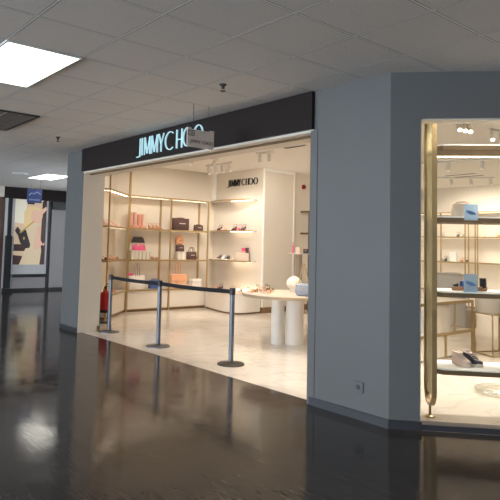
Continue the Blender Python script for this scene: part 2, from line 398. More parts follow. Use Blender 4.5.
# ------------------------------------------------------------------ hall ceiling fittings
def ceiling_panel(x0, y0, label):
    t = thing('ceiling_light', label, 'light', (x0+.6, y0+.3, HC), 0, 'ceiling light panels')
    b = B(); b.box(-.6, .6, -.3, -.285, -.012, .004); b.box(-.6, .6, .285, .3, -.012, .004); b.box(-.6, -.585, -.285, .285, -.012, .004); b.box(.585, .6, -.285, .285, -.012, .004)
    b.build('frame', M['white'], t); b = B(); b.box(-.585, .585, -.285, .285, -.009, .0); b.build('diffuser', M['light'], t); return t
L1 = ceiling_panel(GX-1.2, GY-.6, 'large bright light panel in ceiling at upper left, nearest')
L2 = ceiling_panel(GX-.6*15.5-.0, GY+.6*5, 'bright light panel in far ceiling above the blue sign')
vx, vy = GX-.6*6, GY
t = thing('ceiling_vent', 'metal louvred ceiling vent at left edge near the light panel', 'vent', (vx+.6, vy+.3, HC))
b = B(); b.box(-.6, .6, -.3, -.27, -.016, .004); b.box(-.6, .6, .27, .3, -.016, .004); b.box(-.6, -.57, -.27, .27, -.016, .004); b.box(.57, .6, -.27, .27, -.016, .004); b.build('frame', M['ventdark'], t)
b = B(); b.box(-.57, .57, -.27, .27, -.002, .0); b.build('backing', M['tbar'], t)
for k, yy in enumerate((-.17, 0.02, .19)):
    b = B(); b.loft([[(x, yy-.07, -.003), (x, yy+.07, -.012), (x, yy+.07, -.014), (x, yy-.07, -.006)] for x in (-.57, .57)]); b.build('louvre', M['louvre'], t)
for x, y, lb in ((-7.9, 3.3, 'small dark sprinkler head on ceiling near the left pillar'), (-4.12, 3.28, 'small dark sprinkler head on ceiling above the hanging sign')):
    t = thing('sprinkler_head', lb, 'sprinkler', (x, y, HC), 0, 'ceiling sprinklers')
    b = B(); b.lathe([(.0, 0), (.034, 0), (.034, -.008), (.016, -.016), (.014, -.04), (0, -.04)], n=16); b.build('body', M['ventdark'], t)
    b = B(); b.lathe([(0, -.066), (.026, -.066), (.026, -.062), (0, -.062)], n=16); b.tube([(.014, 0, -.038), (.018, 0, -.05), (.004, 0, -.063)], .003); b.tube([(-.014, 0, -.038), (-.018, 0, -.05), (-.004, 0, -.063)], .003); b.build('deflector', M['bronze'], t)
t = tag(B().lathe([(0, 0), (.17, 0), (.165, -.018), (.13, -.026), (0, -.026)], n=32).build('ceiling_speaker', M['tbar'], loc=(-12.9, 4.55, HC)), 'pale round ceiling speaker beside the far light panel', 'speaker')

# hanging signs
hs = thing('hanging_sign', 'grey board hanging from ceiling on two wires before the fascia', 'sign', (-4.9, 3.615, 2.455))
b = B(); b.box(-.007, .007, -.175, .175, 0, .19); b.build('board', M['signgrey'], hs, bevel=.002)
for yy in (-.1, .1):
    b = B(); b.tube([(0, yy, .19), (0, yy, HC-2.455)], .0022, 6); b.build('wire', M['darksteel'], hs)
for yy in (-.15, .15):
    b = B(); b.box(-.01, .01, yy-.025, yy+.025, .185, .205); b.build('clip', M['signgrey'], hs, bevel=.003)
rotx = Matrix.Rotation(PI/2, 4, 'Z') @ Matrix.Rotation(PI/2, 4, 'X')
text_mesh('lettering', 'JIMMY CHOO', .05, M['ink'], hs, Matrix.Translation((.0085, .015, .045)) @ rotx)
b = B(); b.box(.006, .0085, -.163, -.085, .118, .178); b.mi = 1; b.box(.008, .0095, -.155, -.093, .126, .170); b.build('gate_plate', [M['ink'], M['signgrey']], hs)
text_mesh('gate_number', '20', .045, M['ink'], hs, Matrix.Translation((.0105, -.124, .133)) @ rotx)

hs = thing('hanging_sign', 'blue board hanging on wires in front of the far poster', 'sign', (-13, 4.94, 2.29))
b = B(); b.box(-.008, .008, -.17, .17, 0, .31); b.build('board', M['signblue'], hs, bevel=.002)
b = B(); b.tube([(0.009, -.13, .16), (.009, -.08, .22), (.009, -.02, .20), (.009, .05, .25), (.009, .13, .2)], .012, 6)
for k in range(6): b.box(.006, .0105, -.12+k*.042, -.096+k*.042, .05, .085)
b.build('print', M['signtext'], hs)
for yy in (-.09, .13):
    b = B(); b.tube([(0, yy, .31), (0, yy, HC-2.29)], .003, 6); b.build('wire', M['steel'], hs)

# socket
so = thing('wall_socket', 'small pale wall socket low on the grey pillar', 'socket', (-3.14, FY, .268))
b = B(); b.box(-.048, .048, -.012, 0, -.045, .045); b.build('plate', M['paint'], so, bevel=.004)
b = B(); b.move(Matrix.Identity(4)); b.lathe([(0, 0), (.02, 0), (.022, .005), (.0, .005)], n=20); b.move(Matrix.Translation((0, -.011, 0)) @ Matrix.Rotation(PI/2, 4, 'X')); b.build('outlet', M['skirt'], so)

# ------------------------------------------------------------------ far shopfront
FX = -16.4
b = B(); b.box(FX-.3, FX, 5.38, 9, 2.60, HC); b.mi = 1; b.box(FX-.3, FX, 4.4, 5.38, 2.62, HC); b.mi = 0; b.box(FX-.3, FX, -6, 4.4, 2.6, HC)
struct(b.build('wall_far_header', [M['fascia'], M['creamlam']], smooth=False))
t = thing('poster_frame', 'tall dark-framed poster stand with fashion print in far shopfront', 'poster', (FX-.1, 6.18, 0))
b = B(); b.box(-.04, .0, -.53, .53, .47, 2.7); b.build('board', M['far_white'], t)
b = B(); b.box(-.05, .02, .53, .59, 0, 2.75); b.box(-.05, .02, -.57, -.53, 0, 2.75); b.box(-.05, .02, -.53, .53, .38, .47); b.box(-.05, .02, -.53, .53, 0, .07); b.build('frame', M['darkframe'], t)
b = B(); b.box(-.03, -.01, -.53, .53, .07, .38); b.build('kick_panel', M['fargrey'], t)
# flat print: generic figure with a dark bag
pm = [emit('print_'+n, c, .22) for n, c in (('wall', (226, 196, 160)), ('hair', (236, 206, 150)), ('skin', (236, 190, 164)), ('dress', (226, 204, 170)), ('bag', (52, 42, 46)), ('gold', (190, 158, 84)), ('dark', (70, 44, 42)), ('pale', (240, 230, 210)))]
b = B()
def pp(i, pts, k): b.mi = i; b.poly([(.001+k*.0012, -.45+p[0]*.92, .74+p[1]*1.92) for p in pts])
def ell(cx, cy, rx, ry, n=20, r=0):
    return [(cx+rx*math.cos(a)*math.cos(r)-ry*math.sin(a)*math.sin(r)*.5, cy+ry*math.sin(a)*math.cos(r)+rx*math.cos(a)*math.sin(r)*.5) for a in [2*PI*k/n for k in range(n)]]
pp(0, [(0, 0), (1, 0), (1, 1), (0, 1)], 0); pp(7, [(0, .62), (.36, .6), (.36, 1), (0, 1)], 1); pp(6, [(0, 0), (.45, 0), (.4, .12), (0, .14)], 1); pp(6, [(0, .2), (.4, .2), (.4, .3), (0, .3)], 2); pp(6, [(.84, 0), (1, 0), (1, 1), (.86, .95)], 1); pp(6, [(.38, .9), (.6, .9), (.6, 1), (.38, 1)], 2)
pp(3, [(.2, 0), (.84, 0), (.88, .2), (.8, .5), (.84, .62), (.6, .68), (.42, .62), (.3, .46), (.42, .3)], 3)
pp(1, ell(.58, .74, .3, .13), 4); pp(1, ell(.42, .64, .14, .1), 5)
pp(2, ell(.68, .72, .18, .105), 6); pp(2, [(.62, .24), (.74, .22), (.9, .3), (.98, .34), (.96, .28), (.8, .23), (.8, .4), (.84, .58), (.72, .6), (.66, .4)][:5]+[(.8, .4), (.84, .58), (.7, .58)], 7); pp(2, [(.76, .8), (.98, .88), (1, .83), (.84, .74)], 7)
pp(4, [(.1, .46), (.36, .52), (.52, .3), (.5, .25), (.38, .24), (.2, .32)], 8); pp(4, [(.02, .5), (.1, .56), (.2, .5), (.1, .44)], 8); pp(5, ell(.31, .39, .03, .022), 9); pp(5, [(.18, .48), (.6, .66), (.62, .645), (.2, .46)], 9)
b.build('printed_picture', pm, t, smooth=False)
t = thing('roller_shutter', 'pale grey closed shutter panel right of the far poster', 'shutter', (FX-.1, 7.15, 0))
b = B(); b.box(-.03, 0, -.34, .7, .07, 2.35); b.build('slats', M['fargrey'], t); B().box(-.03, .01, -.34, .7, 0, .07).build('bottom_rail', M['darkframe'], t); B().box(-.03, .01, -.34, .7, 2.35, 2.62).build('housing', M['darkframe'], t)
t = thing('display_totem', 'tall black narrow stand before the far brown wall, left of poster', 'stand', (FX+.15, 5.52, 0))
b = B(); b.box(-.1, .1, -.11, .13, 0, .1); b.build('base', M['black'], t, bevel=.01); b = B(); b.box(-.03, .03, -.1, .08, .1, 1.55); b.build('panel', M['black'], t, bevel=.006); b = B(); b.tube([(.045, .1, .12), (.045, .1, 1.5)], .014, 8); b.tube([(.0, .1, 1.5), (.045, .1, 1.5)], .012, 8); b.tube([(.0, .1, .3), (.045, .1, .3)], .012, 8); b.build('handle', M['steel'], t)
b = B(); b.box(FX-.05, FX, 5.52, 5.58, 0, 2.6); b.mi = 1; b.box(FX-.05, FX+.005, 5.43, 5.50, 0, 2.6); struct(b.build('trim_far', [M['darkframe'], M['far_white']], smooth=False))
b = B(); b.box(FX-.1, FX-.05, -6, 5.43, 0, 2.6); struct(b.build('wall_far_cladding', M['farbrown'], smooth=False))

# ------------------------------------------------------------------ belt stanchions
ST = [(-8.465, 4.534), (-6.949, 4.493), (-5.46, 4.58)]
SL = ['steel belt post beside the left pillar, first of three', 'steel belt post in the middle of the shop opening', 'steel belt post with dark base, in front of the round table']
posts = []
for i, ((x, y), lb) in enumerate(zip(ST, SL)):
    t = thing('belt_stanchion', lb, 'stanchion', (x, y, 0), 0, 'belt stanchions across the opening'); posts.append(t)
    b = B(); b.lathe([(0, 0), (.165, 0), (.165, .012), (.15, .02), (.05, .03), (.034, .036), (0, .036)], n=40); b.build('base', M['darksteel'] if i == 2 else M['steel'], t)
    b = B(); b.lathe([(.0, .03), (.031, .03), (.031, .85), (0, .85)], n=20); b.build('pole', M['steel'], t)
    b = B(); b.lathe([(0, .835), (.037, .835), (.037, .908), (.033, .918), (0, .918)], n=20); b.build('belt_head', M['black'] if i else M['darksteel'], t)
for i, lb in ((0, 'black retractable belt between the left and middle posts'), (1, 'black retractable belt between the middle and right posts')):
    p, q = Vector(ST[i]), Vector(ST[i+1]); d = (q-p).normalized(); p2 = p+d*.038; q2 = q-d*.038
    b = B(); N = 12; rings = []
    for k in range(N+1):
        s = k/N; c = p2.lerp(q2, s); z = .873-.012*math.sin(PI*s)*(1-.2*s); n = Vector((-d.y, d.x))*.0025
        rings.append([(c.x-n.x, c.y-n.y, z-.026), (c.x+n.x, c.y+n.y, z-.026), (c.x+n.x, c.y+n.y, z+.026), (c.x-n.x, c.y-n.y, z+.026)])
    b.loft(rings); o = b.build('barrier_belt', M['belt']); tag(o, lb, 'belt', 'barrier belts')

# ------------------------------------------------------------------ fire extinguisher, door stop
t = thing('fire_extinguisher', 'red fire extinguisher standing behind the left belt post', 'fire extinguisher', (-9.98, 5.33, 0))
# stands in front of the corner shelving
t.location = (-9.42, 4.95, 0)
b = B(); b.tube([(.08*math.cos(a), .08*math.sin(a), .01) for a in [2*PI*k/24 for k in range(24)]], .007, 6, cyc=True)
for a in (0, 2.1, 4.2): b.tube([(.08*math.cos(a), .08*math.sin(a), .01), (.09*math.cos(a), .09*math.sin(a), .19)], .006, 6)
b.build('wire_stand', M['black'], t)
b = B(); b.lathe([(0, .19), (.098, .19), (.101, .195), (.101, .235), (.098, .24), (0, .24)], n=28); b.build('foot_ring', M['black'], t)
b = B(); b.lathe([(0, .24), (.096, .24), (.099, .25), (.099, .50), (.088, .54), (.035, .575), (.022, .585), (.022, .60), (0, .60)], n=28); b.build('cylinder', M['red'], t)
b = B(); b.lathe([(0, .595), (.018, .595), (.018, .65), (0, .65)], n=14); b.obox((-.02, 0), (.09, 0), .018, .645, .655); b.loft([[(x, -.009, z), (x, .009, z), (x, .009, z+.008), (x, -.009, z+.008)] for x, z in ((-.01, .665), (.09, .70))]); b.build('valve', M['black'], t)
b = B(); b.tube([(-.015, 0, .625), (-.06, .01, .64), (-.115, .02, .58), (-.115, .02, .4), (-.11, .02, .27)], [.009, .009, .009, .009, .012], 8); b.build('hose', M['black'], t)
t = thing('door_stop', 'small bronze floor bolt at the foot of the left pillar jamb', 'door stop', (-8.58, 4.40, 0))
b = B(); b.box(-.03, .03, -.03, .03, 0, .012); b.build('plate', M['gold'], t); b = B(); b.lathe([(0, .012), (.025, .012), (.025, .085), (.018, .095), (0, .095)], n=16); b.build('bolt', M['bronze'], t)

# ------------------------------------------------------------------ wall shelving
def strip(b, p, q, w, z0, z1): b.obox(p, q, w, z0, z1)
# corner (diagonal) unit
A = Vector((-9.65, 5.08)); Bq = Vector((-10.65, 6.07)); dg = (Bq-A).normalized(); nb = Vector((-dg.y, dg.x)); 
if nb.x > 0: nb = -nb         # towards the wall
DEP = .34
t = thing('corner_shelving', 'brass-edged corner shelves set at an angle beside the left jamb', 'shelving', (A.x, A.y, 0))
def loc2(p): return (p[0]-A.x, p[1]-A.y)
q0, q1 = A, Bq-dg*.02; q2, q3 = Bq-dg*.02+nb*DEP, A+nb*DEP
SH = (2.43, 1.745, 1.10, .46)
for k, z in enumerate(SH):
    b = B(); b.prism([loc2(q) for q in (q0+nb*.012, q1+nb*.012, q2, q3)], z-.025, z); b.mi = 1
    b.obox(loc2(q0), loc2(q1), .022, z-.032, z+.003); b.obox(loc2(q0), loc2(q3), .022, z-.032, z+.003)
    sh = b.build('shelf', [M['creamlam'], M['gold']], t, smooth=False)
    if k < 3:
        b = B(); b.obox(loc2(q0+nb*.05+dg*.05), loc2(q1+nb*.05-dg*.05), .02, z-.034, z-.026)
        if k == 0: b.obox(loc2(q0+nb*.06+dg*.04), loc2(q3-nb*.06+dg*.04), .02, z-.034, z-.026)
        b.build('light_strip', M['led'] if k == 0 else M['ledfill'], sh, smooth=False)  # lower shelves carry the added fill glow
for p, top in ((A, SC), (Bq-dg*.02, SC), (q3-nb*.0+dg*.02, SC)):
    b = B(); b.obox(loc2(p-dg*.013), loc2(p+dg*.013), .026, 0, top); b.build('post', M['gold'], t, smooth=False)
b = B(); b.obox(loc2(q3-nb*.012+dg*.03), loc2(q2-nb*.012), .012, .46, 2.4); b.build('back_panel', M['cornerpanel'], t, smooth=False)
for f in (.28, .62):
    p = q3-nb*.025+dg*(f*(q2-q3).length); b = B(); b.obox(loc2(p-dg*.014), loc2(p+dg*.014), .02, .46, 2.42); b.build('rear_post', M['gold'], t, smooth=False)
b = B(); b.prism([loc2(q) for q in (q0+dg*.03+nb*.02, q1-dg*.02+nb*.02, q2-dg*.02, q3+dg*.03)], .06, .43); b.mi = 1; b.prism([loc2(q) for q in (q0+dg*.03+nb*.03, q1-dg*.02+nb*.03, q2-dg*.02, q3+dg*.03)], 0, .06)
b.build('base_cabinet', [M['creamlam'], M['walnut']], t, smooth=False)

# left wall unit
t = thing('display_shelving', 'long brass-framed shelving with handbags along the left shop wall', 'shelving', (-10.65, 6.07, 0))
Y1 = 8.15-6.07
SH2 = (2.44, 1.745, 1.09, .46)
for k, z in enumerate(SH2):
    b = B(); b.box(-.34, -.012, .02, Y1, z-.025, z); b.mi = 1; b.box(-.012, .01, .02, Y1, z-.034, z+.003)
    sh = b.build('shelf', [M['creamlam'], M['gold']], t, smooth=False)
    if k < 3:
        for ya, yb in ((.05, .98), (1.06, Y1-.05)):
            b = B(); b.box(-.06, -.03, ya, yb, z-.034, z-.026); b.build('light_strip', M['led'] if k == 0 else M['ledfill'], sh, smooth=False)  # only the top strip is a real LED, those below are added fill
for yy, top in ((.01, SC), (1.05, 2.44), (Y1, 2.44)):
    b = B(); b.box(-.016, .014, yy-.014, yy+.014, 0, top); b.build('post', M['gold'], t, smooth=False)
for yy in (.99, 2.06):
    b = B(); b.box(-.348, -.325, yy-.02, yy+.02, .46, 2.41); b.build('rear_post', M['gold'], t, smooth=False)
for ya, yb in ((.03, 1.03), (1.07, Y1-.02)):
    b = B(); b.box(-.34, -.015, ya, yb, .05, .43); b.mi = 1; b.box(-.34, -.03, ya, yb, 0, .05); b.mi = 2; b.box(-.02, -.008, ya, yb, .045, .06)
    b.build('base_cabinet', [M['creamlam'], M['walnut'], M['gold']], t, smooth=False)

# curved shelves on the letters wall
for k, (z, lb) in enumerate(((2.47, 'topmost curved wall shelf under the dark letters, empty and lit below'), (1.775, 'middle curved wall shelf with two groups of shoes'), (1.105, 'lowest curved wall shelf with a cream bag'))):
    t = thing('curved_shelf', lb, 'shelf', (-10.21, 8.575, z), 0, 'curved wall shelves')
    n = 16; pl = [(-.76+1.52*i/n, -.13-.2*math.sin(PI*i/n)) for i in range(n+1)]
    b = B(); b.prism(pl+[(.76, 0), (-.76, 0)], -.022, 0); b.build('board', M['creamlam'], t, smooth=False)
    b = B(); b.loft([[(x, y-.006, -.026), (x, y+.004, -.026), (x, y+.004, .002), (x, y-.006, .002)] for x, y in pl]); b.build('brass_edge', M['gold'], t)
    b = B(); b.box(-.02, .7, -.1, -.06, -.03, -.0225); b.build('light_strip', M['led'], t, smooth=False)
# curved plinth
t = thing('display_plinth', 'low curved cream plinth under the letter wall shelves', 'plinth', (-9.9, 8.3, 0))
pl = [(-.72, .25)]+[(-.72+.12*0, -.22)]+[(-.5, -.27), (-.2, -.36), (.1, -.44), (.3, -.47), (.5, -.46), (.62, -.41), (.69, -.32), (.71, -.2), (.69, .0), (.66, .25)]
b = B(); b.prism([(x*.985, y*.985) for x, y in pl], .035, .41); b.build('body', M['creamlam'], t, bevel=.006)
b = B(); b.prism([(x*.95, y*.95) for x, y in pl], 0, .035); b.build('toe_kick', M['walnut'], t)
b = B(); b.prism(pl, .41, .445); b.build('top', M['creamshoe'], t, bevel=.004)
b = B(); b.box(-.1, .6, .2, .235, .445, .46); b.build('light_strip', M['led'], t)

# recess shelving right of the column
t = thing('recess_shelving', 'bronze-framed shelves in the recess right of the shop column', 'shelving', (-9.32, 9.83, 0))
for z in (2.27, 1.77):
    b = B(); b.box(.0, .26, 0, 2.4, z-.03, z); b.mi = 1; b.box(.255, .275, 0, 2.4, z-.035, z+.003); b.box(0, .26, -.01, .01, z-.035, z+.003); b.build('shelf', [M['creamlam'], M['bronze']], t, smooth=False)
for yy in (0, 1.2, 2.4):
    b = B(); b.box(.25, .275, yy-.013, yy+.013, 0, 2.27); b.build('post', M['bronze'], t, smooth=False)
t = thing('fire_alarm', 'small round red alarm high on the cream wall', 'alarm', (-9.32, 9.9, 2.84))
b = B(); b.lathe([(0, 0), (.055, 0), (.055, .03), (.04, .05), (0, .055)], n=20); b.move(Matrix.Rotation(PI/2, 4, 'Y')); b.build('bell', M['darkred'], t)
b = B(); b.lathe([(0, .05), (.02, .05), (.018, .062), (0, .064)], n=12); b.move(Matrix.Rotation(PI/2, 4, 'Y')); b.build('lamp', M['darkframe'], t)
# slim tray stand with small goods
t = thing('tray_stand', 'slim grey upright stand with small top beyond the table', 'stand', (-8.9, 9.35, 0))
b = B(); b.box(-.055, .055, -.05, .05, .02, 1.28); b.build('upright', M['greige'], t, bevel=.004); b = B(); b.box(-.15, .15, -.15, .15, 0, .02); b.build('foot', M['greige'], t); b = B(); b.box(-.18, .18, -.14, .14, 1.28, 1.3); b.build('top', M['creamlam'], t)
tag(B().box(-.06, .06, -.05, .05, 0, .13).build('gift_box', M['creamshoe'], bevel=.004, loc=(-8.9, 9.35, 1.3)), 'small cream box on top of the slim grey stand', 'box')
tag(B().lathe([(0, 0), (.018, 0), (.018, .16), (.01, .18), (.01, .24), (0, .24)], n=12).build('perfume_bottle', M['pinkbag'], loc=(-9.01, 9.27, 1.3)), 'thin hot pink bottle on the slim grey stand', 'bottle')

# ------------------------------------------------------------------ bags and shoes
def rrect(w, d, r, n=5):
    out = []
    for cx, cy, a0 in ((w/2-r, d/2-r, 0), (-w/2+r, d/2-r, 90), (-w/2+r, -d/2+r, 180), (w/2-r, -d/2+r, 270)):
        for k in range(n+1):
            a = math.radians(a0+90*k/n); out.append((cx+r*math.cos(a), cy+r*math.sin(a)))
    return out
def bag_body(w, d, h, top=.6, wt=1.0, bulge=1.08, z0=0):
    b = B(); rings = []
    for s, kd, kw in ((0, .9, .96), (.03, 1, 1), (.3, bulge, 1+(wt-1)*.3), (.65, 1-(1-top)*.5, 1+(wt-1)*.65), (.97, top, wt), (1, top*.85, wt*.97)):
        rings.append([(x, y, z0+s*h) for x, y in rrect(w*kw, d*kd, min(w*kw, d*kd)*.32)])
    return b.loft(rings)
def handle_pts(w, h, z0, y=0, n=14, p=.7):
    out = []
    for k in range(n+1):
        a = PI*k/n; out.append((-w/2*math.cos(a), y, z0+h*math.sin(a)**p))
    return out
def tote(name, label, cat, loc, rz, w, d, h, m, mh, hh, hw=.45, group=None, clasp=None, two=True, flap=None, wt=1.0, hr=.007):
    t = thing(name, label, cat, loc, rz, group)
    bag_body(w, d, h, wt=wt).build('body', m, t)
    for yy in ((-d*.26, d*.26) if two else (0,)):
        b = B(); b.tube(handle_pts(w*hw, hh, h*.93, yy), hr, 8); b.build('handle', mh, t)
    if flap:
        b = B(); n = 10; rings = []
        for k in range(n+1):
            x = -w*.49+w*.98*k/n; zz = h*.55-h*.12*math.sin(PI*k/n)
            rings.append([(x, -d*.32, h*1.0), (x, -d*.46, h*.97), (x, -d*.58, zz), (x, -d*.55, zz), (x, -d*.42, h*.95), (x, -d*.3, h*.97)])
        b.loft(rings); b.build('flap', flap, t)
    if clasp:
        b = B(); b.box(-w*.2, w*.2, -d*.60, -d*.54, h*.52, h*.6); b.build('logo_plate', clasp, t, bevel=.002)
    return t
def footprint(L, wd, n=20):
    out = []
    for k in range(n):
        a = 2*PI*k/n; x = math.cos(a); s = math.sin(a)
        ww = (.42+.13*x+.06*math.cos(2*a+.3))*wd
        out.append((L*.5*x, ww*s*(1.0 if x > -.2 else .95)))
    return out
def sneaker(label, loc, rz, ms, mu, ml, group=None, L=.27):
    t = thing('sneaker', label, 'shoe', loc, rz, group); fp = footprint(L, .1)
    b = B(); b.loft([[(x*1.02, y*1.05, z) for x, y in fp] for z in (0, .012, .028)]); b.build('sole', ms, t, bevel=.003)
    b = B(); rings = []
    for s in [k/12 for k in range(13)]:
        x = -L*.5+L*(.02+.96*s); i = math.cos(PI*(1-s)); hw = max(.012, .1*(.42+.13*(2*s-1))*math.sqrt(max(.02, 1-(2*s-1)**4)))
        hz = .085*(1-.08*s) if s < .35 else .085-.052*min(1, (s-.35)/.5)
        hz *= (1 if .06 < s < .94 else .75)
        rings.append([(x, hw*math.cos(a), .02+hz*math.sin(a)**.75) for a in [PI*k/10 for k in range(11)]])
    b.loft(rings); b.build('upper', mu, t)
    b = B(); b.tube([(-L*.25+L*.16*math.cos(a), .03*math.sin(a), .101-.008*math.cos(a)) for a in [2*PI*k/16 for k in range(16)]], .007, 6, cyc=True); b.build('collar', ml, t)
    b = B()
    for k in range(4):
        x = -L*.02+k*.022; z = .098-k*.011; b.tube([(x, -.026, z-.012), (x+.004, 0, z+.001), (x, .026, z-.012)], .0035, 6)
    b.build('laces', ml, t); return t
def sandal(label, loc, rz, ms, mst, heel=.0, group=None, L=.24, name='sandal', thick=.012, mh=None):
    t = thing(name, label, 'shoe', loc, rz, group); fp = footprint(L, .085)
    def hz(x):
        s = (x/L+.5); return heel*(1-min(1, max(0, (s-.0)/.68)))**1.25 if heel else 0
    b = B(); b.loft([[(x, y, hz(x)+z) for x, y in fp] for z in (0, thick)]); b.build('sole', ms, t)
    if heel:
        b = B(); x = -L*.40; b.loft([[(x+dx, y, z) for dx, y in ((-r, -r), (r, -r), (r, r), (-r, r))] for z, r in ((0, .007), (heel*.5, .009), (hz(x)+.002, .022))]); b.build('heel', mh or ms, t)
    b = B()
    for x, w, h in ((L*.22, .043, .042), (L*.12, .043, .05)):
        z = hz(x)+thick; b.loft([[(x-.012+.0*k, w*math.cos(PI*k/10), z-.004+h*math.sin(PI*k/10)), (x+.012, w*math.cos(PI*k/10), z-.004+h*.93*math.sin(PI*k/10)), (x+.012, w*.93*math.cos(PI*k/10), z-.006+h*.88*math.sin(PI*k/10)), (x-.012, w*.93*math.cos(PI*k/10), z-.006+h*.95*math.sin(PI*k/10))] for k in range(11)])
    b.build('strap', mst, t)
    b = B(); x = -L*.34; z = hz(x)+thick; b.tube([(x+.06, .034, z), (x+.0, .036, z+.05), (x-.03, 0, z+.062), (x+.0, -.036, z+.05), (x+.06, -.034, z)], .005, 6); b.build('ankle_strap', mst, t)
    return t

XR = -10.79   # middle line of the left shelves
# --- left wall, upper shelf
zz = SH2[1]
g = 'tall blush boots on the left shelving'
def boot(label, y, m, h=.34, x=XR, z=zz, rz=0, group=g):
    t = thing('ankle_boot', label, 'boot', (x, y, z), rz, group); L = .2
    b = B(); b.loft([[(xx, yy, z2+ (.05*(1-min(1, (xx/L+.5)/.6)) if 1 else 0)) for xx, yy in footprint(L, .075)] for z2 in (0.0, .012)]); b.build('sole', M['tan'], t)
    b = B(); rings = []
    for s in [k/8 for k in range(9)]:
        x2 = -L*.46+L*.92*s; hw = .033*math.sqrt(max(.05, 1-(2*s-1)**4)); z2 = .012+.05*(1-min(1, s/.6)); hh = .05+(.05*(1-s))
        rings.append([(x2, hw*math.cos(a), z2+hh*math.sin(a)**.8) for a in [PI*k/8 for k in range(9)]])
    b.loft(rings); b.loft([[(-L*.22+(.05+.004*q)*math.cos(a), .036*math.sin(a), z2) for a in [2*PI*k/14 for k in range(14)]] for q, z2 in enumerate((.06, .12, .2, h-.02, h))]); b.build('shaft', m, t)
    b = B(); b.lathe([(0, 0), (.008, 0), (.01, .03), (.02, .06), (0, .06)], (-L*.4, 0, 0), 10); b.build('heel', M['tan'], t); return t
boot('salmon tall boot at the left corner of the upper bag shelf', 6.20, M['salmon'])
boot('blush tall boot second from the corner on the upper bag shelf', 6.31, M['blush'])
boot('salmon tall boot third from the corner on the upper bag shelf', 6.41, M['salmon'], .3)
boot('blush tall boot fourth from the corner, shorter shaft', 6.51, M['blush'], .31)
g2 = 'small heeled sandals beside the boots'
for y, m, lb in ((6.70, 'blush', 'pale heeled sandal next to the tall boots'), (6.80, 'peachlite', 'pale heeled sandal in the middle of its trio right of the boots'), (6.90, 'salmon', 'salmon heeled sandal beside the shelf post right of the boots')):
    sandal(lb, (XR, y, zz), 0, M['tan'], M[m], .09, g2)
tote('tote_bag', 'large dark brown tote with pale logo on the upper shelf', 'bag', (XR, 7.46, zz), PI/2, .42, .16, .27, M['brownbag'], M['brownbag'], .03, clasp=M['signgrey'], wt=1.08)
tote('handbag', 'small dark brown bag right of the large brown tote', 'bag', (XR, 7.97, zz), PI/2, .24, .1, .14, M['brownbag'], M['brownbag'], .02, clasp=M['signgrey'])
# --- middle shelf with risers
zz = SH2[2]
def riser(label, x, y, z, w, d, h):
    t = thing('display_riser', label, 'riser', (x, y, z), PI/2)
    b = B(); b.box(-w/2, w/2, -d/2, d/2, h-.012, h); b.build('top', M['creamlam'], t)
    b = B(); b.box(-w/2, w/2, -d/2+.03, -d/2+.042, 0, h-.012); b.build('panel', M['creamlam'], t)
    n = max(2, int(w/.09))
    for k in range(n+1):
        b = B(); x0 = -w/2+.006+(w-.012)*k/n; b.box(x0-.006, x0+.006, -d/2, -d/2+.03, 0, h-.012); b.build('fin', M['creamlam'], t)
    return t
riser('tall cream riser carrying a dark clutch at back of shelf', XR-.11, 6.40, zz, .4, .1, .35)
riser('low cream riser carrying the hot pink bag', XR+.06, 6.38, zz, .46, .2, .19)
t = thing('clutch_bag', 'dark rounded clutch above the hot pink bag', 'bag', (XR-.11, 6.45, zz+.35), PI/2); bag_body(.32, .09, .12, .6, .72).build('body', M['blackbag'], t); B().tube(handle_pts(.2, .02, .11), .005).build('handle', M['blackbag'], t)
t = thing('shoulder_bag', 'hot pink shoulder bag on the low riser', 'bag', (XR+.06, 6.38, zz+.19), PI/2); bag_body(.3, .1, .11, .6, .9).build('body', M['pinkbag'], t); B().box(-.03, .03, -.058, -.05, .05, .07).build('clasp', M['gold'], t); B().tube(handle_pts(.22, .035, .1), .006).build('strap', M['pinkbag'], t)
sandal('tan flat sandal on the middle shelf right of the risers', (XR+.05, 6.68, zz), .3, M['tan'], M['tan'], 0, 'tan flat sandals'); sandal('tan flat sandal of the pair, nearer the shelf post', (XR+.05, 6.80, zz), .3, M['tan'], M['tan'], 0, 'tan flat sandals')
riser('cream riser carrying the small dark bag with peach bag behind', XR+.02, 7.47, zz, .22, .16, .18)
tote('handbag', 'small dark bag on a cream riser in the second bay', 'bag', (XR+.02, 7.46, zz+.18), PI/2, .2, .09, .15, M['brownbag'], M['brownbag'], .03, clasp=M['signgrey'])
riser('tall narrow cream riser behind the small dark bag', XR-.12, 7.54, zz, .2, .09, .32)
t = thing('saddle_bag', 'round peach bag behind and above the small dark bag', 'bag', (XR-.12, 7.54, zz+.32), PI/2)
b = B(); b.lathe([(0, -.04), (.08, -.04), (.105, -.02), (.108, 0), (.105, .02), (.08, .04), (0, .04)], n=28); b.move(Matrix.Translation((0, 0, .105)) @ Matrix.Rotation(PI/2, 4, 'X')); b.build('body', M['peach'], t); B().tube(handle_pts(.15, .08, .15), .006).build('strap', M['peach'], t); B().box(-.03, .03, -.05, -.038, .09, .12).build('clasp', M['gold'], t)
tote('tote_bag', 'dark brown mini tote with raised handles on the middle shelf', 'bag', (XR+.02, 7.78, zz), PI/2, .26, .11, .18, M['brownbag'], M['brownbag'], .11, clasp=M['signgrey'])
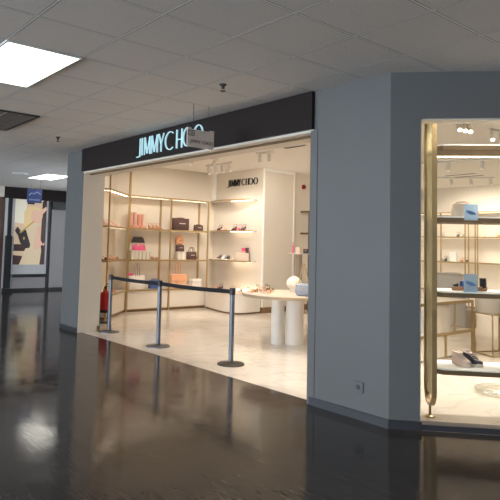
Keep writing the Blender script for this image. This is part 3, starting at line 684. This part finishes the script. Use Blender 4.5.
# --- counter
zz = SH2[3]
tote('tote_bag', 'large white tote with long grey handles on the counter', 'bag', (XR, 6.38, zz), PI/2, .36, .14, .29, M['whitebag'], M['greystrap'], .27, .28, wt=1.06)
t = thing('coin_purse', 'tiny hot pink purse hanging beside the white tote', 'bag', (XR+.06, 6.19, zz), PI/2); bag_body(.07, .05, .29, .8, 1.2).build('body', M['whitebag'], t); B().box(-.06, .05, -.03, .03, .29, .345).build('pouch', M['pinkbag'], t, bevel=.01)
t['label'] = 'slim white bag topped by a hot pink pouch at the corner'
tote('handbag', 'denim blue bag on the counter behind the middle post', 'bag', (XR, 6.82, zz), PI/2, .25, .12, .18, M['denim'], M['denim'], .04)
tote('tote_bag', 'peach tote with one tall tan strap on the counter', 'bag', (XR, 7.44, zz), PI/2, .42, .15, .3, M['peachlite'], M['peach'], .29, .22, two=True, flap=M['peach'])
t = thing('gift_box', 'cream lidded box on the counter right of the peach tote', 'box', (XR, 7.92, zz), PI/2); B().box(-.13, .13, -.08, .08, 0, .15).build('base', M['whitebag'], t, bevel=.003); B().box(-.135, .135, -.085, .085, .14, .19).build('lid', M['warmwhite'], t, bevel=.003)
# --- corner unit goods
zq = SH[1]
def onq(s, off): p = A+dg*s+nb*off; return p.x, p.y
rzd = math.atan2(-nb.y, -nb.x)
gg = 'blush sandals on the corner shelf'
for s, m, lb in ((.30, 'blush', 'blush heeled sandal on the corner shelf, nearest the jamb'), (.55, 'creamshoe', 'cream heeled sandal in the middle of the corner shelf'), (.85, 'blush', 'blush heeled sandal on the corner shelf, nearest the corner post'), (1.1, 'creamshoe', 'cream heeled sandal at the far end of the corner shelf')):
    sandal(lb, (*onq(s, .15), zq), rzd, M['blush'], M[m], .085, gg)
t = thing('bucket_bag', 'tan bucket bag at the open end of the corner shelf', 'bag', (*onq(.11, .2), zq), rzd+PI/2); bag_body(.14, .13, .15, .9).build('body', M['peach'], t); B().tube(handle_pts(.12, .06, .13), .005).build('handle', M['tan'], t)
for s, m, lb in ((.22, 'blackbag', 'black flat sandal on the third corner shelf'), (.48, 'salmon', 'salmon flat sandal in the middle of the third corner shelf'), (.74, 'salmon', 'salmon flat sandal right on the third corner shelf'), (.98, 'tan', 'tan flat sandal at the far end of the third corner shelf')):
    sandal(lb, (*onq(s, .14), SH[2]), rzd+.25, M['tan'], M[m], .0, 'flat sandals on the third corner shelf')
sandal('salmon flat sandal alone on the corner unit base', (*onq(.75, .12), SH[3]), rzd, M['salmon'], M['salmon'], 0)
# --- letters wall goods
zl = 1.775
for x, rz, m, lb in ((-10.55, -1.2, 'grape', 'plum heeled sandal at left of the middle curved shelf'), (-10.42, -1.2, 'blush', 'blush heeled sandal beside the plum one on the curved shelf'), (-10.02, -1.2, 'grape', 'plum heeled sandal in the middle of the middle curved shelf'), (-9.86, -1.2, 'pinkbag', 'hot pink heeled sandal on the middle curved shelf'), (-9.70, -1.2, 'grape', 'plum heeled sandal at right of the middle curved shelf')):
    sandal(lb, (x, 8.41, zl), rz, M[m] if m != 'pinkbag' else M['blush'], M[m], .09, 'heeled sandals on the middle curved shelf', L=.2)
zl = 1.105
sneaker('grey and plum sneaker at left of the lowest curved shelf', (-10.51, 8.40, zl), -1.1, M['white'], M['grape'], M['silver'], 'sneakers on the lowest curved shelf', .24)
sneaker('white sneaker second on the lowest curved shelf', (-10.36, 8.40, zl), -1.1, M['white'], M['whitebag'], M['white'], 'sneakers on the lowest curved shelf', .24)
sneaker('dark sneaker third on the lowest curved shelf', (-10.22, 8.40, zl), -1.1, M['white'], M['navy'], M['silver'], 'sneakers on the lowest curved shelf', .24)
sandal('cream flat sandal left of the cream bag on the curved shelf', (-10.04, 8.40, zl), -1.2, M['creamshoe'], M['creamshoe'], .03, L=.2)
tote('handbag', 'cream bag on the lowest curved shelf with pink top', 'bag', (-9.72, 8.42, zl), 0, .34, .12, .17, M['creamshoe'], M['blush'], .05, flap=M['creamshoe'])
t = thing('wallet', 'pink and plum wallet standing on the cream bag shelf', 'wallet', (-9.72, 8.51, zl), 0); B().box(-.12, .0, -.02, .02, 0, .28).build('body', M['blush'], t, bevel=.006); B().box(0, .08, -.02, .02, 0, .29).build('pocket', M['grape'], t, bevel=.006); B().box(-.12, -.0, -.024, -.02, .19, .28).build('flap', M['pinkbag'], t)
for x, lb, m in ((-10.45, 'small blush shoe on the plinth behind the belt', 'blush'), (-10.28, 'small plum shoe on the plinth behind the belt', 'grape')):
    sandal(lb, (x, 8.25, .445), -1.3, M[m], M[m], .06, 'heels on the plinth', L=.2)
for x, y, m, lb in ((-9.75, 8.15, 'tan', 'tan heeled sandal on the plinth near its curved end'), (-9.5, 8.2, 'gold', 'gold heeled sandal at the curved end of the plinth')):
    sandal(lb, (x, y, .445), -1.0, M['creamshoe'], M[m], .06, 'sandals at the end of the plinth', L=.2)

# ------------------------------------------------------------------ round table
TC = (-6.1, 6.2)
t = thing('display_table', 'round cream table on two rounded pedestals inside the opening', 'table', (*TC, 0))
b = B(); b.lathe([(0, .708), (.66, .708), (.675, .715), (.68, .73), (.68, .75), (0, .75)], n=72); b.build('tabletop', M['creamshoe'], t)
b = B(); b.lathe([(.68, .704), (.686, .704), (.686, .742), (.68, .742)], n=72); b.build('rim', M['rimtan'], t)
for cx, cy, r, rr in ((-.135, -.08, .098, .098), (.03, .11, .135, .1)):
    b = B(); b.loft([[(cx+.771*0+ (r*math.cos(a))*.636-(rr*math.sin(a))*.771*0 - rr*math.sin(a)*.771, cy+(r*math.cos(a))*.771+rr*math.sin(a)*.636, z) for a in [2*PI*k/28 for k in range(28)]] for z in (0, .71)]); b.build('pedestal', M['creamlam'], t)
zt = .75
t = thing('quilted_bag', 'puffy blue-grey bag with gold chain on the round table', 'bag', (-5.68, 6.07, zt), .75)
b = B(); b.loft([[(x, y, z) for x, y in rrect(w_, d_, min(w_, d_)*.45, 6)] for z, w_, d_ in ((0, .15, .09), (.015, .2, .13), (.06, .235, .17), (.11, .225, .165), (.15, .18, .12), (.17, .15, .07), (.175, .1, .03))]); b.build('body', M['bluebag'], t)
b = B()
for k in range(4):
    zz = .035+k*.035; b.tube([(x*1.01, y*1.01, zz+.008*math.sin(6*q)) for q, (x, y) in enumerate(rrect(.225-.012*abs(k-1.2), .16-.012*abs(k-1.2), .07, 6))], .007, 6, cyc=True)
b.build('quilting', M['bluebag'], t)
B().tube([(-.07, 0, .16), (-.05, 0, .27), (-.01, 0, .44), (.0, 0, .455), (.012, 0, .44), (.055, 0, .27), (.08, 0, .1), (.085, 0, .05)], .007, 8).build('chain', M['gold'], t)
B().box(-.02, .02, -.09, -.078, .10, .125).build('clasp', M['gold'], t)
t = thing('clutch_bag', 'small black clutch at the right end of the slim grey stand top', 'bag', (-8.79, 9.44, 1.3), .6); bag_body(.1, .04, .1, .7).build('body', M['blackbag'], t); B().box(-.015, .015, -.026, -.02, .06, .075).build('clasp', M['gold'], t)
t = thing('fur_bag', 'fluffy cream round bag standing on the round table', 'bag', (-6.2, 6.42, zt), .6)
b = B(); b.lathe([(0, 0), (.06, 0), (.07, .03), (.065, .05), (.095, .075), (.118, .125), (.108, .18), (.075, .215), (.025, .23), (0, .231)], n=24); b.build('body', M['fluff'], t); B().tube(handle_pts(.1, .04, .2), .008).build('handle', M['fluff'], t)
gs = 'sandals on the round table'
for x, y, rz, m, mst, h, lb in ((-6.42, 5.76, .3, 'creamshoe', 'tan', .0, 'tan flat sandal at the left edge of the round table'), (-6.40, 5.93, .4, 'tan', 'gold', .05, 'gold sandal second from the left on the round table'), (-6.50, 6.2, .4, 'creamshoe', 'gold', .05, 'gold and cream sandal at back left of the round table'), (-6.2, 5.86, .5, 'creamshoe', 'peach', .03, 'peach sandal in front of the gold ones on the table'), (-6.40, 6.05, 2.4, 'navy', 'navy', .05, 'dark heeled sandal in the middle of the round table'), (-6.12, 6.40, .9, 'creamshoe', 'creamshoe', 0, 'cream flat sandal behind the fluffy bag')):
    sandal(lb, (x, y, zt), rz, M[m], M[mst], h, gs, L=.17)

# ------------------------------------------------------------------ window display
FO = Vector((-2.832, 4.647)); S0 = (FO-E0).dot(ED); D0 = (FO-E0).dot(EN)
def WD(s, o): p = FO+ED*s+EN*o; return (p.x, p.y)
rzw = ANG
ds = thing('window_display_stand', 'brass-framed display stand with four shelves behind the shop window', 'display stand', (FO.x, FO.y, 0), rzw)
# local x along the window, local y into the shop
SPAN = 1.45
for s in (0, SPAN):
    b = B(); pts = []
    zt_, zb_ = 2.62, .25
    for k in range(9): a = PI+PI*k/8; pts.append((s, (.165)*math.cos(a), zb_+.14*math.sin(a)))
    path = [(s, -.165, zt_)]+pts+[(s, .165, zt_)]
    rings = []
    for i, p in enumerate(path):
        p = Vector(p); tn = (Vector(path[min(i+1, len(path)-1)])-Vector(path[max(i-1, 0)])).normalized(); n = Vector((0, -tn.z, tn.y))*.011
        rings.append([p+n+Vector((-.02, 0, 0)), p+n+Vector((.02, 0, 0)), p-n+Vector((.02, 0, 0)), p-n+Vector((-.02, 0, 0))])
    b.loft(rings); b.build('side_frame', M['bronze'] if False else M['gold'], ds, smooth=False)
    b = B(); b.box(s-.004, s+.004, -.152, .152, .2, 2.6); b.build('side_glass', M['oliveglass'], ds, smooth=False)
    b = B(); b.lathe([(0, 0), (.045, 0), (.04, .008), (.012, .016), (.011, .125), (0, .125)], (s, 0, 0), 18); b.build('foot', M['gold'], ds)
    b = B(); b.box(s-.022, s+.022, -.18, .18, 2.6, 2.625); b.build('top_cap', M['gold'], ds)
for k, z in enumerate((2.353, 1.733, 1.097, .452)):
    b = B(); c = .035; pl = [(.02, -.16), (.065, -.2), (SPAN-.065, -.2), (SPAN-.02, -.16), (SPAN-.02, .2), (.02, .2)]
    b.prism([(x, y+.004) for x, y in pl], z-.012, z); b.mi = 1; b.prism(pl, z-.05, z-.012)
    sh = b.build('shelf', [M['warmwhite'], M['bronze']], ds, smooth=False)
    if k < 1:
        b = B(); b.box(.05, SPAN-.05, .15, .17, z-.058, z-.05); b.build('light_strip', M['led'], sh)
# goods in the window
zA = 1.097
p = WD(.325, -.02)
t = thing('espadrille_sandal', 'rope-soled sandal with black heel cup on the window shelf', 'shoe', (*p, zA), rzw+PI)
fp = footprint(.3, .1)
b = B(); b.loft([[(x, y, z+(.010*(1-(x/.3+.5)) if z else 0)) for x, y in fp] for z in (0, .018, .028)]); b.build('sole', M['espad'], t)
b = B(); b.loft([[(-.095-.045*math.sin(PI*k/12)*q, .044*math.cos(PI*k/12)*q, z) for q, z in ((1, .03), (1.02, .07), (.95, .11), (.88, .11), (.94, .07), (.92, .03))] for k in range(13)]); b.build('heel_cup', M['blackbag'], t)
b = B()
for x in (.0, .05): b.loft([[(x-.025, .046*math.cos(PI*k/10), .035+.055*math.sin(PI*k/10)), (x+.02, .046*math.cos(PI*k/10), .035+.05*math.sin(PI*k/10)), (x+.02, .042*math.cos(PI*k/10), .033+.046*math.sin(PI*k/10)), (x-.025, .042*math.cos(PI*k/10), .033+.051*math.sin(PI*k/10))] for k in range(11)])
b.build('strap', M['denim'], t)
b = B(); b.loft([[(.12-.02, .035*math.cos(PI*k/10), .035+.028*math.sin(PI*k/10)), (.12+.01, .03*math.cos(PI*k/10), .035+.022*math.sin(PI*k/10)), (.13, .026*math.cos(PI*k/10), .033+.018*math.sin(PI*k/10)), (.1, .03*math.cos(PI*k/10), .033+.024*math.sin(PI*k/10))] for k in range(11)]); b.build('toe_strap', M['blackbag'], t)
# sneakers on the low shelf, toes to the window
sneaker('blush pink sneaker on the low window shelf', (*WD(.262, .02), .452), rzw-PI/2+.38, M['creamshoe'], M['blushlite'], M['creamshoe'], None, .24)
sneaker('black and pink sneaker beside the blush one in the window', (*WD(.365, .05), .452), rzw-PI/2+.42, M['creamshoe'], M['navy'], M['blushlite'], None, .24)
# shelf two
t = thing('slouch_bag', 'cream soft bag on the window shelf behind a blue reflection card', 'bag', (*WD(.27, .0), 1.733), rzw); bag_body(.2, .11, .12, .5, .8).build('body', M['creamshoe'], t); B().tube(handle_pts(.12, .03, .11), .006).build('handle', M['blush'], t)
for z0, lb in ((1.70, 'pale blue card standing in for a glass reflection, front edge of upper window shelf'), (1.125, 'pale blue card standing in for a glass reflection before the rope-soled sandal')):
    t = thing('reflection_card', lb, 'card', (*WD(.285, -.225 if z0 > 1.5 else -.21), z0 if z0 > 1.5 else 1.097), rzw, 'cards imitating window reflections')  # added cards imitate blue reflections on the window glass
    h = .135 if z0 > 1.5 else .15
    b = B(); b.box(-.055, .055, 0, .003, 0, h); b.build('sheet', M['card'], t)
    b = B(); b.loft([[(-.04+.08*k/8, -.001, h*.62-.03*k/8+.012*math.sin(PI*k/8)), (-.04+.08*k/8, -.001, h*.5-.02*k/8-.012*math.sin(PI*k/8))] for k in range(9)], cap=False, closed=False); b.build('print', M['cardreflect'], t)
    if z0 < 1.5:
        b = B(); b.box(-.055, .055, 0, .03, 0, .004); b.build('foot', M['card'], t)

# ------------------------------------------------------------------ furniture seen through the window
t = thing('console_unit', 'brass-framed cream console seen through the window', 'console', (-4.2, 7.98, 0))
W1, L1c = -.55, -1.75
for z in (.34, .75):
    b = B(); b.box(W1, .0, L1c, 0, z-.02, z); b.mi = 1
    b.box(-.012, .012, L1c, 0, z-.035, z+.004); b.box(W1-.012, W1+.012, L1c, 0, z-.035, z+.004); b.box(W1, 0, -.012, .012, z-.035, z+.004); b.build('shelf', [M['creamlam'], M['gold']], t, smooth=False)
for x, y in ((0, 0), (0, L1c), (W1, 0), (W1, L1c)):
    b = B(); b.box(x-.013, x+.013, y-.013, y+.013, 0, .75); b.build('leg', M['gold'], t, smooth=False)
for y in (-.7, ):
    b = B(); b.box(-.012, .01, y-.01, y+.01, 0, .34); b.build('divider', M['gold'], t, smooth=False)
for y in (-.48, -.95):
    b = B(); b.box(-.012, .01, y-.012, y+.012, .34, .75); b.build('divider', M['gold'], t, smooth=False)
b = B(); b.box(W1+.02, -.014, L1c+.02, -.72, .02, .32); b.build('door', M['creamlam'], t); b = B(); b.box(W1+.02, -.014, -.68, -.02, .02, .32); b.build('door', M['creamlam'], t)
b = B(); b.box(W1+.05, -.05, -.93, -.5, .345, .72); b.build('drawer_block', M['creamlam'], t)
t = thing('pedestal_table', 'cream drum pedestal on square brass frame beyond the console', 'table', (-3.97, 8.2, 0), -.48)
b = B()
for x in (-.2, .2):
    for y in (-.2, .2): b.box(x-.007, x+.007, y-.007, y+.007, 0, .58)
for a, z in ((.009, .0), (.009, .562)):
    b.box(-.2, .2, -.209, -.191, z, z+.018); b.box(-.2, .2, .191, .209, z, z+.018); b.box(-.209, -.191, -.2, .2, z, z+.018); b.box(.191, .209, -.2, .2, z, z+.018)
b.build('frame', M['gold'], t, smooth=False)
b = B(); b.lathe([(0, .58), (.165, .58), (.178, .595), (.178, .86), (.168, .88), (0, .88)], tuple(Matrix.Rotation(.48, 3, 'Z') @ Vector((-.06, -.07, 0))), n=32); b.build('drum', M['greyfab'], t)
t = thing('tub_chair', 'rounded pale fabric tub chair beyond the console', 'chair', (-5.35, 9.6, 0), .6)
b = B(); b.lathe([(0, .1), (.3, .1), (.33, .14), (.33, .4), (.3, .44), (0, .44)], n=28); b.build('seat', M['greyfab'], t)
b = B(); rings = []
for k in range(15):
    a = PI*.9+PI*1.2*k/14-PI*.5; rings.append([(.36*math.cos(a), .36*math.sin(a), .12), (.40*math.cos(a), .40*math.sin(a), .6), (.39*math.cos(a), .39*math.sin(a), 1.02), (.35*math.cos(a), .35*math.sin(a), 1.05), (.31*math.cos(a), .31*math.sin(a), 1.0), (.29*math.cos(a), .29*math.sin(a), .3)])
b.loft(rings); b.build('backrest', M['greyfab'], t)
for a in (.8, 2.3, 3.9, 5.4):
    b = B(); b.tube([(.25*math.cos(a), .25*math.sin(a), 0), (.24*math.cos(a), .24*math.sin(a), .11)], .014, 8); b.build('leg', M['gold'], t)
tote('shopping_bag', 'brown paper-like bag standing on the console top', 'bag', (-4.45, 6.86, .75), .4, .2, .1, .24, M['walnut'], M['tan'], .08)
t = thing('bench', 'low cream upholstered bench in the middle of the shop floor', 'bench', (-4.35, 10.6, 0), .1)
b = B(); b.box(-.7, .9, -.25, .25, .3, .44); b.build('cushion', M['greyfab'], t, bevel=.03); b = B()
for x in (-.6, .8):
    for y in (-.2, .2): b.tube([(x, y, 0), (x, y, .3)], .014)
b.build('legs', M['gold'], t)
b = B(); b.tube([(.3*math.cos(a), .22*math.sin(a), .035) for a in [2*PI*k/40 for k in range(40)]], .03, 10, cyc=True)
tag(b.build('acrylic_ring', M['acrylic'], loc=(-2.78, 6.02, 0)), 'clear acrylic oval ring base on the window floor', 'stand base')
bpy.data.objects['acrylic_ring'].rotation_euler.z = .5

# back wall shelving
t = thing('back_shelving', 'long shelving with small shoes along the far back wall', 'shelving', (-9.3, 14.2, 0))
LB = 6.6
for k, z in enumerate((2.45, 1.81, 1.16, .42)):
    b = B(); b.box(0, LB, .012, .38, z-.025, z); b.mi = 1; b.box(0, LB, -.01, .012, z-.034, z+.004); sh = b.build('shelf', [M['creamlam'], M['gold']], t, smooth=False)
    if k < 3: b = B(); b.box(.05, LB-.05, .04, .07, z-.034, z-.026); b.build('light_strip', M['led'], sh, smooth=False)
for x in (.96, 1.64, 1.73, 1.91, 1.97, 3.4, 3.5, 5.0, 5.1):
    b = B(); b.box(x-.014, x+.014, -.014, .014, 0, 2.45); b.build('post', M['gold'], t, smooth=False)
b = B(); b.box(0, LB, .02, .38, .04, .395); b.mi = 1; b.box(0, LB, .03, .38, 0, .04); b.build('base_cabinet', [M['creamlam'], M['walnut']], t, smooth=False)
gb = 'small shoes on the back wall shelves'
items = [(-8.36, 1.81, 'silver', 0.06), (-7.92, 1.81, 'navy', .08), (-7.76, 1.81, 'blackbag', .0), (-7.22, 1.81, 'creamshoe', .06), (-6.86, 1.81, 'tan', .05), (-8.28, 1.16, 'blackbag', .09), (-8.4, 1.16, 'navy', .0), (-7.82, 1.16, 'tan', .06), (-7.68, 1.16, 'grape', .06), (-7.26, 1.16, 'creamshoe', .05)]
wl = ['silver heeled shoe at the left of the upper back shelf', 'navy heeled shoe second on the upper back shelf', 'black flat shoe just left of the back shelf posts', 'cream heeled shoe right of the posts on the upper back shelf', 'tan heeled shoe at the right end of upper back shelf', 'black heeled shoe before a white box on the lower back shelf', 'navy flat shoe at the left of the lower back shelf', 'tan heeled shoe left of the posts on lower back shelf', 'plum heeled shoe left of the posts on lower back shelf', 'cream heeled shoe right of the posts on lower back shelf']
for (x, z, m, h), lb in zip(items, wl): sandal(lb, (x, 14.33, z), -1.2, M[m], M[m], h, gb, L=.22)
tag(B().box(-.09, .09, -.05, .05, 0, .24).build('shoe_box', M['white'], bevel=.004, loc=(-8.12, 14.45, 1.16)), 'white box upright on the lower back shelf', 'box')

# ------------------------------------------------------------------ shop ceiling: track lights, diffusers
def track(label, x0, y0, x1, y1, n, power=42, drop=.12, cone=105, aim=(0, 0, -1)):
    rz = math.atan2(y1-y0, x1-x0); aim = Vector(aim).normalized()
    t = thing('track_light', label, 'light', (x0, y0, SC), rz, 'track lights in the shop')
    L = math.hypot(x1-x0, y1-y0)
    b = B(); b.box(-.08, L+.08, -.018, .018, -.03, 0); b.build('rail', M['white'], t)
    la = Matrix.Rotation(-rz, 3, 'Z') @ aim
    for k in range(n):
        s = L*k/max(1, n-1)
        Q = Matrix.Translation((s, 0, -.075)) @ Vector((0, 0, -1)).rotation_difference(la).to_matrix().to_4x4()
        b = B(); b.lathe([(0, .02), (.03, .018), (.034, .01), (.034, -drop), (.028, -drop-.005), (0, -drop+.005)], n=18); b.move(Q); b.tube([(s, 0, -.03), (s, 0, -.07)], .008); h = b.build('spot_head', M['white'], t)
        b = B(); b.lathe([(0, -drop-.008), (.026, -drop-.008), (.026, -drop-.002), (0, -drop-.002)], n=16); b.move(Q); b.build('lens', M['bulb'], h)
        ld = bpy.data.lights.new('spot', 'SPOT'); ld.energy = power*PW; ld.spot_size = math.radians(cone); ld.spot_blend = .6; ld.shadow_soft_size = .03; ld.color = (1, .91, .785)
        lo = bpy.data.objects.new('spot_lamp', ld); C.objects.link(lo)
        lo.location = Vector((x0, y0, SC))+Matrix.Rotation(rz, 3, 'Z') @ (Q @ Vector((0, 0, -drop-.03))); lo.rotation_euler = aim.to_track_quat('-Z', 'Y').to_euler()
PW = .86
track('cluster of white ceiling spots before the letter wall', -9.85, 7.5, -9.15, 7.5, 4, 20, aim=(-.15, .4, -.8))
track('pair of white spots near the shop column', -7.78, 7.1, -7.6, 7.16, 2, 70, aim=(-.5, .5, -.6))
track('trio of white spots on ceiling seen through the window top', -3.86, 7.0, -3.82, 7.2, 3, 95, aim=(.38, -.5, -.62))
track('pair of white spots at the right edge of the window', -3.84, 7.85, -3.80, 8.05, 2, 60, aim=(.3, -.45, -.7))
track('row of spots near the left shop wall', -9.0, 5.4, -9.0, 7.0, 4, 34, aim=(-.68, .2, -.7))
track('row of spots over the shop entrance', -7.4, 5.4, -5.0, 5.4, 4, 84, cone=100, aim=(-.15, .3, -1))
track('row of spots deep in the shop ceiling', -7.4, 12.2, -6.4, 13.0, 4, 80, aim=(-.2, .7, -.7))
track('row of spots in the middle of the deep shop ceiling', -6.4, 10.0, -4.6, 10.4, 4, 70, aim=(-.3, .4, -.9))
track('added unseen row of spots close behind the shop window glass', *W(.5, .19), *W(2.6, .19), 6, 165, cone=120, aim=(0, 0, -1))  # added row hidden by the header, brightens shelf fronts and window floor
track('added row of spots behind the window display stand', *W(.3, 1.25), *W(2.5, 1.25), 6, 70, cone=110, aim=(.25, -.27, -1))  # second added row, brightens the floor around the stand
track('pair of spots behind the right pillar', -4.4, 5.4, -3.6, 5.4, 2, 60, aim=(-.2, .3, -1))
for x, y, w, d, lb in ((-6.85, 7.05, .5, .1, 'narrow dark slot diffuser in the shop ceiling near the right pillar'), (-6.65, 12.3, .75, .5, 'square ceiling cassette with dark slots seen through the window')):
    t = thing('ceiling_diffuser', lb, 'vent', (x, y, SC), 0)
    b = B(); b.box(-w/2, w/2, -d/2, d/2, -.012, 0); b.build('plate', M['warmwhite'], t); b = B()
    if d < .2: b.box(-w/2+.02, w/2-.02, -d/2+.02, d/2-.02, -.016, -.012)
    else:
        b.box(-w/2+.03, w/2-.03, -d/2+.03, -d/2+.09, -.016, -.012); b.box(-w/2+.03, w/2-.03, d/2-.09, d/2-.03, -.016, -.012)
    b.build('slot', M['ventdark'], t)

# ------------------------------------------------------------------ light
w = bpy.data.worlds.new('World'); bpy.context.scene.world = w; w.use_nodes = True
bg = w.node_tree.nodes['Background']; bg.inputs['Color'].default_value = (.76, .86, 1, 1); bg.inputs['Strength'].default_value = 10.5
def portal(loc, rot, sx, sy):
    ld = bpy.data.lights.new('portal', 'AREA'); ld.shape = 'RECTANGLE'; ld.size = sx; ld.size_y = sy; ld.cycles.is_portal = True
    o = bpy.data.objects.new('window_portal', ld); C.objects.link(o); o.location = loc; o.rotation_euler = rot
portal((-5.9, -6.05, 1.6), (PI/2, 0, 0), 21, 2.25)
portal((-13.7, 9.05, 1.5), (-PI/2, 0, 0), 5, 2.7)
# further light panels along the corridor, behind the camera
for i, (x, y) in enumerate(((GX-1.2-3.6, GY-3.0), (GX-1.2, GY-4.2), (GX+3.0, GY-3.0), (GX-1.2-7.2, GY-3.0))):
    dup(L1, (x+.6, y+.3, HC), 0, 'bright ceiling light panel behind the viewpoint', 'ceiling panels behind the viewpoint')

# ------------------------------------------------------------------ camera
cd = bpy.data.cameras.new('Camera'); cam = bpy.data.objects.new('Camera', cd); C.objects.link(cam)
yaw, pitch, roll = -0.88313, 0.06852, 0.02557
fw = Vector((math.cos(pitch)*math.sin(yaw), math.cos(pitch)*math.cos(yaw), math.sin(pitch)))
r = Vector((math.cos(yaw), -math.sin(yaw), 0)); u = r.cross(fw)
r2 = r*math.cos(roll)+u*math.sin(roll); u2 = -r*math.sin(roll)+u*math.cos(roll)
cam.matrix_world = Matrix(((r2.x, u2.x, -fw.x, 0), (r2.y, u2.y, -fw.y, 0), (r2.z, u2.z, -fw.z, 1.4376), (0, 0, 0, 1)))
cd.sensor_width = 36; cd.lens = 36*579.25/500; cd.shift_x = (250-228.72)/500; cd.shift_y = (205.5-250)/500; cd.clip_start = .05
sc = bpy.context.scene; sc.camera = cam
sc.view_settings.view_transform = 'Standard'; sc.view_settings.look = 'None'; sc.view_settings.gamma = 1; sc.view_settings.exposure = 0
sc.cycles.max_bounces = 10; sc.cycles.diffuse_bounces = 6; sc.cycles.transparent_max_bounces = 16; sc.cycles.sample_clamp_indirect = 6
